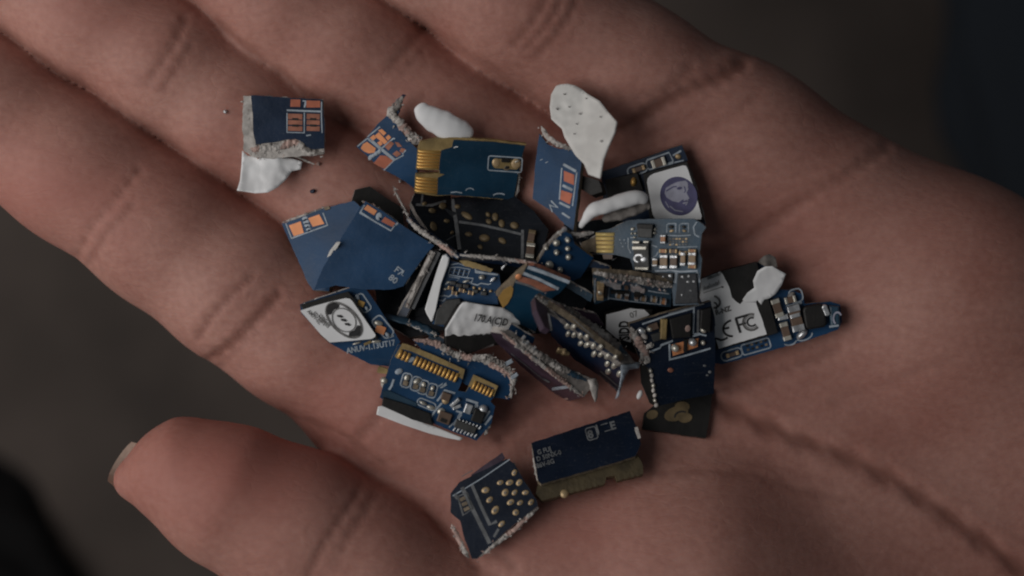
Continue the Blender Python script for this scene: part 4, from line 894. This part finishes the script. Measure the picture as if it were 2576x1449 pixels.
p = Piece('solder_crumb', 'tiny copper coloured crumb caught between the two upright fragments', 'crumb', 10, [(700, 640, .75), (840, 720, .75), (760, 760, .75)], group=None)
p.lump('crumb_body', [(700, 655, 0, 26), (770, 680, .02, 40), (845, 715, 0, 22)], 'via', nse=.5); p.done()

# G : small crumbled fragment, label with the initials
p = Piece('board_fragment', 'short fragment with crumbled pink top edge and silvery blotches over a capacitor row', CB, 15, [(140, 930, 1.05), (1320, 1060, .95), (860, 1330, .70)])
p.board([(130, 860), (760, 900), (1325, 1010), (1300, 1370), (900, 1325), (400, 1255), (150, 1330)], m='slate', jit=5)
p.fray([(130, 850), (300, 880), (520, 915), (720, 940), (900, 990), (1320, 1060)], 130, n=190, up=.06, wts=(4, 5, 2)); p.fray([(760, 930), (1000, 975), (1320, 1035)], 80, n=60, up=.05, h=.02, wts=(7, 1, 3))
p.prism('silver_blotch', [(250, 990), (420, 1000), (560, 1040), (550, 1100), (480, 1110), (380, 1060), (240, 1030)], 0, .03, 'silver', jit=8, step=30); p.prism('silver_blotch', [(700, 1060), (800, 1050), (910, 1100), (900, 1160), (820, 1170), (700, 1130)], 0, .03, 'silver', jit=8, step=30)
p.smd(245, 1165, 220, 92, 92, .08, 'tan', 'via'); p.dome(240, 1150, 42, 26, 0, .05, 'solder', .07); p.prism('chip', p.rect(325, 1150, 36, 150, 3), 0, .06, 'chip'); p.prism('land', p.rect(636, 1090, 52, 50, 5), .0, .03, 'brown')
p.line([(375, 1070), (360, 1260)], 16); p.line([(400, 1135), (560, 1130), (690, 1140)], 16); p.line([(960, 1125), (1100, 1150), (1275, 1172)], 20); p.line([(370, 1235), (760, 1290), (1160, 1330)], 14); p.line([(160, 960), (160, 1300)], 14)
for x, y, b_ in ((520, 1215, 'tan'), (640, 1235, 'brown'), (790, 1235, 'brown'), (890, 1260, 'tan'), (1050, 1275, 'tan'), (1190, 1305, 'orange')): p.smd(x, y, 95, 55, 95 if b_ == 'brown' else 12, .055, b_, 'silver')
p.prism('chip', p.rect(800, 1200, 90, 60, 8), 0, .07, 'chip', .01); p.prism('chip', p.rect(540, 1165, 280, 40, 4), 0, .04, 'chip'); p.done()
p = Piece('label_chip', 'small chip with white label lettered in thick black capitals, between dotted and copper pad fragments', 'chip', 10, [(1280, 260, .55), (1600, 230, .55), (1400, 540, .5)])
p.prism('chip_body', [(1262, 255), (1530, 185), (1800, 200), (1760, 400), (1560, 580), (1370, 530), (1260, 430)], -.15, 0, 'chip', .01); p.prism('sticker', [(1268, 258), (1400, 225), (1540, 186), (1700, 200), (1760, 260), (1580, 350), (1545, 575), (1380, 525), (1265, 425)], .001, .012, 'label')
p.text('SIDD', 1530, 545, 165, -92, 'ink', .013, sx=.60, bold=.035); p.text('07', 1545, 300, 95, -20, 'ink_grey', .013); p.done()

# H : label with approval marks
p = Piece('board_fragment', 'fragment with torn white label showing approval marks, rightmost of the heap', CB, 5, [(300, 620, .30), (1850, 800, .26), (560, 1380, .26)])
p.board([(290, 460), (540, 345), (950, 240), (1180, 260), (1195, 545), (1380, 565), (1470, 600), (1500, 712), (1800, 690), (1905, 722), (1925, 920), (1878, 1010), (1500, 1140), (1000, 1280), (560, 1402), (480, 1392), (400, 1200), (300, 800)])
p.prism('chip', [(285, 440), (560, 338), (955, 236), (1060, 560), (1200, 1045), (880, 1140), (500, 1240), (400, 900)], .0, .12, 'chip', .012)
p.prism('sticker', [(290, 445), (420, 392), (535, 345), (570, 380), (640, 520), (672, 640), (720, 690), (765, 718), (800, 680), (830, 640), (940, 640), (950, 720), (1010, 870), (1068, 1060), (800, 1140), (522, 1226), (480, 1100), (425, 980), (380, 800), (300, 640)], .121, .133, 'label', jit=3, step=40)
hf = lambda x, y: .135 + .22 * max(0, (600 - y) / 320) ** 1.4
p.sheet('torn_flap', [(790, 668), (850, 585), (925, 530), (912, 450), (962, 340), (1050, 288), (1130, 284), (1210, 330), (1288, 372), (1240, 500), (1170, 600), (1100, 650), (1040, 665), (1005, 725), (960, 670), (940, 700), (830, 700)], hf, wob=.01)
H_ = .134
p.line(arc(688, 990, 118, 92, 105, 268, -15), 24, 'ink', H_); p.line([(575, 1000), (640, 985)], 24, 'ink', H_)
p.line(arc(545, 1035, 115, 92, 60, 110, -15), 22, 'ink', H_); p.line([(462, 955), (480, 945)], 26, 'ink', H_); p.line([(470, 1105), (535, 1120)], 24, 'ink', H_)
p.line([(715, 880), (768, 1045)], 30, 'ink', H_); p.line([(708, 882), (858, 838)], 26, 'ink', H_); p.line([(742, 958), (830, 932)], 24, 'ink', H_)
p.line(arc(893, 922, 96, 92, -55, -305, -17), 24, 'ink_grey', H_); p.line(arc(897, 920, 52, 48, -50, -310, -17), 20, 'ink', H_); p.line(arc(893, 922, 74, 70, -50, -310, -17), 8, 'ink_grey', H_)
p.text('R-NZ', 488, 842, 78, -17, 'ink_grey', H_, bold=.05); p.line(arc(440, 690, 95, 70, -80, 70, 10), 24, 'ink_grey', H_); p.line(arc(470, 740, 30, 40, -100, 60, 0), 16, 'ink', H_)
random.seed(5)
for r_ in range(2):
    for i in range(13):
        x, y = (395 + 12 * i, 440 - 4.5 * i) if r_ == 0 else (350 + 15 * i, 560 - 5.5 * i)
        p.line([(x, y), (x + 3, y - random.choice((28, 40, 50)) - 10 * r_)], random.choice((4, 6, 8)), 'ink_grey', H_)
p.line([(345, 590), (560, 520)], 7, 'ink_grey', H_); p.dome(562, 522, 14, 9, 0, .004, 'ink', H_)
p.sheet('label_curl', [(1035, 165), (1100, 145), (1170, 185), (1195, 300), (1150, 310), (1060, 290), (960, 240)], lambda x, y: .06, 'fibre_dark', cuts=2, wob=.08)
p.smd(1192, 765, 210, 92, 72, .10, 'brown', 'solder'); p.prism('solder_tip', p.rect(1255, 870, 120, 56, -12), 0, .10, 'silver', .015); p.smd(1285, 1030, 210, 86, 75, .09, 'brown', 'solder')
p.smd(1405, 880, 300, 130, 76, .13, 'brown', 'silver'); p.prism('terminal', p.rect(1395, 850, 120, 46, -16), .0, .16, 'silver', .015); p.dome(1470, 1055, 90, 46, -28, .12, 'silver'); p.smd(1340, 670, 130, 70, -15, .08, 'brown', 'solder'); p.dome(1345, 612, 62, 34, -15, .06, 'fibre_dark')
p.line([(1290, 745), (1380, 722), (1470, 700)], 26); p.line(rrect(1400, 620, 150, 150, -14, 50), 16, close=True)
p.prism('inductor', rrect(1618, 862, 250, 270, -10, 55, 4), 0, .14, 'chip', .03); p.prism('silver_cap', rrect(1745, 790, 62, 130, -22, 24), .02, .16, 'silver', .015); p.prism('end_cap', [(1780, 735), (1895, 745), (1912, 960), (1800, 990)], .0, .12, 'slate', .03); p.line(arc(1875, 880, 46, 70, 120, 330), 20, 'ink_lilac', .125); p.line([(1780, 975), (1890, 960)], 24, 'silk', .125)
p.line(rrect(668, 1290, 245, 105, -17, 48), 16, close=True); p.smd(680, 1290, 150, 46, -17, .045, 'brown', 'via'); p.line(rrect(945, 1200, 330, 118, -16, 26), 15, close=True)
for i in range(5):
    for j in range(2): p.prism('solder_land', p.rect(845 + 52 * i + 10 * j, 1205 - 15 * i + 46 * j - 12, 30, 24, -16), 0, .014, 'fr4' if (i + j) % 2 else 'chip')
p.line(arc(1330, 1150, 66, 34, 20, 160, -10), 16); p.line(arc(1495, 1075, 95, 52, 0, 160, -20), 16); p.line([(1395, 1150), (1410, 1130)], 14); p.done()

# I : copper pad board, J : dark one beneath
p = Piece('board_fragment', 'black flat fragment with gold blotches, tucked beneath the copper pad fragment', CB, 11, [(380, 1120, .13), (980, 965, .13), (900, 1380, .13)])
p.board([(330, 1150), (440, 1060), (640, 960), (985, 940), (950, 1180), (916, 1388), (600, 1345), (310, 1300)], m='chip', edge='chip')
p.pad(p.ell(635, 1155, 118, 68, -18), 'gold_dull', .012, 'gold_blotch'); p.pad(p.ell(720, 1195, 66, 46, -10), 'gold_dull', .014, 'gold_blotch'); p.pad(p.ell(405, 1165, 56, 42, -20), 'gold_dull', .012, 'gold_blotch'); p.pad(p.ell(690, 1090, 72, 50, 0), 'gold_dull', .010, 'gold_blotch'); p.line(arc(690, 1185, 70, 50, 170, 300), 16, 'ink', .012); p.done()
p = Piece('board_fragment', 'dark blue fragment with copper pads holding bright solder beads below a component area', CB, 11, [(200, 290, .90), (960, 100, .80), (600, 1050, .55)])
p.board([(185, 300), (560, 190), (962, 88), (1000, 250), (1005, 520), (992, 965), (760, 1010), (440, 1088), (400, 900), (365, 720), (290, 640), (215, 460)], m='blue_shaded')
p.line([(310, 305), (560, 220), (802, 152), (795, 400)], 16); p.line([(842, 170), (838, 390)], 20, 'silk_dim'); p.line([(800, 400), (860, 395)], 16); p.line([(560, 205), (900, 110)], 12, 'silk_dim')
p.prism('chip', [(570, 262), (782, 205), (772, 428), (600, 446)], 0, .07, 'chip', .015); p.dome(742, 345, 30, 36, 0, .02, 'fibre_pink', .06); p.prism('chip', [(872, 172), (968, 152), (958, 388), (862, 345)], 0, .08, 'chip', .015); p.dome(890, 362, 34, 26, 10, .06, 'solder')
p.prism('capacitor', p.rect(518, 355, 58, 190, 3), 0, .08, 'fr4_gold', .015); p.dome(380, 348, 32, 28, -30, .07, 'solder'); p.prism('capacitor', p.rect(420, 335, 90, 56, -20), 0, .06, 'brown', .01); p.prism('chip', p.rect(450, 430, 90, 70, -18), 0, .05, 'chip_grey', .01)
for x, y, m_ in ((305, 370, 'silver'), (330, 420, 'fibre'), (270, 440, 'fibre_pink')): p.dome(x, y, 38, 26, 30, .06, m_)
p.pad([(592, 500), (702, 470), (705, 575), (600, 608)], 'copper'); p.pad([(742, 460), (845, 440), (838, 520), (738, 556)], 'copper'); p.dome(622, 530, 36, 36, 0, .09, 'solder', .004); p.dome(785, 474, 40, 36, 0, .11, 'silver', .004); p.dome(888, 480, 26, 30, 0, .06, 'solder'); p.prism('chip', p.rect(722, 510, 26, 120, 2), 0, .05, 'chip')
p.line([(368, 575), (480, 530), (490, 505), (602, 462)], 16); p.line([(568, 490), (572, 642), (720, 605), (960, 535)], 17); p.line([(790, 420), (860, 400), (920, 415)], 16)
for i in range(8): p.dome(388 + 7 * i + (i % 2) * 6, 745 + 47 * i, 19, 25, 20, .05, 'fibre' if i % 3 else 'solder')
p.prism('board_flank', [(296, 650), (360, 690), (400, 900), (440, 1085), (385, 1060), (305, 870)], -.09, -.02, 'chip'); p.dome(580, 742, 28, 22, 0, .015, 'copper_dull'); p.dome(285, 975, 24, 48, 25, .04, 'label', -.3, name='bead')
for x, y in ((930, 790), (955, 760), (905, 700)): p.dome(x, y, 16, 12, 0, .015, 'silk_dim')
p.fray([(200, 330), (260, 460), (330, 560), (360, 640), (330, 680)], 120, n=120, up=.06, wts=(6, 2, 2)); p.fray([(400, 480), (330, 560), (290, 680)], 70, n=60, up=.05); p.done()

# K : lettered board on the ball of the thumb, L : board with gold holes
p = Piece('board_fragment', 'shade-darkened blue fragment with rows of small grey lettering and a dim gold contact edge', CB, 12, [(860, 320, .42), (1700, 60, .42), (930, 660, .50)])
p.board([(850, 312), (1270, 175), (1690, 38), (1752, 180), (1785, 320), (1740, 425), (1300, 560), (935, 662), (908, 640), (880, 480)], m='blue_shaded')
p.prism('core', [(925, 600), (1300, 500), (1742, 380), (1802, 500), (1805, 575), (1585, 628), (1565, 590), (1490, 602), (1478, 655), (1150, 745), (945, 805), (885, 745)], -.24, -.11, 'fr4_dim', jit=3)
p.pins([(1130, 640), (1130, 735), (1480, 645), (1478, 560)], 7, h=-.112, ht=.003, gap=.3, m='fr4_dim'); p.pins([(1580, 545), (1590, 615), (1800, 565), (1795, 500)], 4, h=-.112, ht=.003, gap=.3, m='fr4_dim'); p.dome(1132, 745, 36, 34, 0, .05, 'via', -.13)
p.text('G FUJ', 905, 412, 56, -16, 'silk_dim', sx=.9, bold=.03); p.text('D 50NX-0', 900, 470, 56, -17, 'silk_dim', sx=.9, bold=.03); p.text('86V-8G', 898, 528, 56, -17, 'silk_dim', sx=.9, bold=.03)
p.line(rrect(1365, 230, 90, 105, -16, 20), 10, 'silk_dim', close=True); p.text('8', 1340, 275, 95, -16, 'silk_dim', bold=.04); p.text('J', 1410, 225, 95, -16, 'silk_dim', bold=.03); p.line([(1440, 160), (1500, 142)], 9, 'silk_dim'); p.line([(1475, 215), (1535, 196)], 9, 'silk_dim'); p.text('E', 1530, 200, 95, -16, 'silk_dim', bold=.04)
p.prism('board_flank', p.rect(1758, 225, 26, 100, -16), -.02, .012, 'fibre', jit=4, step=25); p.fray([(860, 330), (885, 520), (905, 640)], 34, n=25, h=-.04, wts=(3, 3, 5)); p.done()
p = Piece('board_fragment', 'blue fragment with a field of gold rimmed holes, nearest the thumb crease', CB, 12, [(170, 740, .42), (870, 780, .42), (360, 1290, .42)])
p.board([(160, 745), (235, 645), (440, 545), (640, 448), (695, 480), (750, 570), (830, 700), (895, 800), (905, 850), (640, 1060), (385, 1300), (340, 1300), (270, 1100), (240, 975), (160, 905)], m='blue_shaded', edge='fibre')
p.prism('print_band', [(335, 585), (600, 392), (625, 440), (360, 632)], -.06, -.003, 'purple', jit=3); p.line([(178, 765), (430, 612), (665, 452)], 9, 'silk'); p.line([(255, 600), (350, 545)], 7, 'silk_dim')
p.line([(340, 665), (420, 850), (495, 1010), (555, 980)], 28, 'silk_dim'); p.line([(258, 690), (370, 920), (495, 1170)], 34, 'silk_dim'); p.line([(570, 1045), (530, 1115)], 22, 'silk_dim'); p.line([(190, 750), (225, 790)], 30, 'silk_dim')
p.line([(220, 770), (298, 738), (352, 872), (268, 930), (220, 770)], 9, 'silk_dim'); 
for k in range(3): p.prism('solder_land', p.rect(262 + 17 * k, 790 + 42 * k, 50, 30, -25), 0, .01, 'fr4')
for x, y, a, b in ((460, 715, 36, 26), (495, 797, 38, 26), (542, 885, 46, 30), (585, 650, 32, 23), (665, 650, 32, 23), (747, 650, 30, 22), (627, 735, 32, 23), (708, 735, 32, 23), (800, 735, 30, 21), (673, 818, 34, 24), (755, 822, 32, 22), (848, 818, 28, 20), (718, 905, 30, 26), (597, 1003, 34, 22), (706, 565, 32, 22)):
    v_ = p.dome(x, y, a, b, -38, .022, 'via', name='plated_hole'); p.prism('hole', p.ell(x - 3, y + 2, a * .42, b * .42, -38, 10), .018, .025, 'fibre_dark', parent=v_)
p.fray([(370, 1300), (520, 1190), (700, 1060), (800, 960), (915, 860)], 66, n=120, up=.05, h=-.03, wts=(7, 2, 2)); p.fray([(170, 1010), (215, 1100), (270, 1220), (320, 1295)], 66, n=70, up=.05, h=-.07, wts=(6, 4, 1)); p.fray([(700, 480), (770, 620), (850, 740)], 24, n=25, h=-.04, wts=(2, 2, 6)); p.done()

# thin slivers and chips filling the gaps of the heap
def sliver(pts, h, m, label, fr=True):
    xs = [q[0] for q in pts]; ys = [q[1] for q in pts]
    x0, x1, y0, y1 = min(xs), max(xs), min(ys), max(ys)
    q = Piece('board_sliver', label, 'sliver', 0, [(x0, y0, h), (x1, y0, h + .06), (x0, y1, h - .04)], group='slivers of board caught in the heap')
    q.board(pts, th=.07, m=m, edge='fibre', jit=1.2, step=9, name='sliver_body')
    if fr: q.fray([pts[0], pts[1]], 13, n=24, up=.02, h=-.02, ln=(.015, .05))
    q.done()
sliver([(1000, 792), (1052, 700), (1066, 706), (1018, 806)], .42, 'navy', 'narrow dark blue sliver beside the brown upright edge, its top end frayed')
sliver([(1085, 838), (1140, 862), (1132, 880), (1075, 852)], .48, 'teal', 'short teal sliver between the bent label chip and the gold contact row')
sliver([(1420, 700), (1492, 742), (1486, 760), (1412, 716)], .62, 'slate', 'grey sliver in the gap left of the short crumbled fragment')
sliver([(1440, 775), (1500, 790), (1520, 820), (1450, 800)], .52, 'purple', 'brownish sliver right of the split pinkish fragment end')
sliver([(1285, 815), (1345, 850), (1340, 866), (1276, 832)], .60, 'blue', 'small blue sliver above the purple brown upright fragment')
sliver([(1470, 650), (1535, 672), (1528, 688), (1464, 664)], .60, 'navy', 'dark sliver under the five bright gold contacts')

# white roll
p = Piece('plastic_scrap', 'white rolled scrap lying between the portrait label and the upright fragment', 'scrap', 4, [(500, 300, .95), (1170, 100, .9), (800, 400, .95)])
p.lump('scrap_body', [(385, 425, -.12, 26), (440, 340, -.03, 44), (540, 225, .04, 78), (700, 175, .06, 84), (860, 120, .06, 88), (1040, 80, .05, 82), (1160, 118, .02, 52)], 'label', flat=.6, nse=.07)
p.lump('torn_lining', [(640, 330, -.06, 40), (800, 285, -.05, 60), (960, 235, -.05, 62), (1120, 185, -.05, 50), (1190, 190, -.06, 30)], 'fibre_dark', flat=.5, nse=.3); p.done()

# loose grains on the skin
def grain(px, py, r, m, label, cat='grain'):
    p = Piece('grain', label, cat, 0, [(px - 20, py, .01), (px + 20, py, .01), (px, py + 20, .01)], group=None)
    p.lump('grain_body', [(px - r, py + r * .3, .015, r * .5), (px, py, .03, r * .8), (px + r, py - r * .2, .015, r * .5)], m, nse=.4, seg=5); p.done()
grain(787, 481, 7, 'navy', 'dark blue grain lying on the skin below the torn sticker')
grain(800, 412, 6, 'fibre_pink', 'pale crumb on the skin right of the torn white sticker')
grain(566, 281, 5, 'silver', 'minute shiny metal curl on the middle finger')
grain(1008, 455, 5, 'silver', 'minute shiny metal flake left of the gold contact blocks')
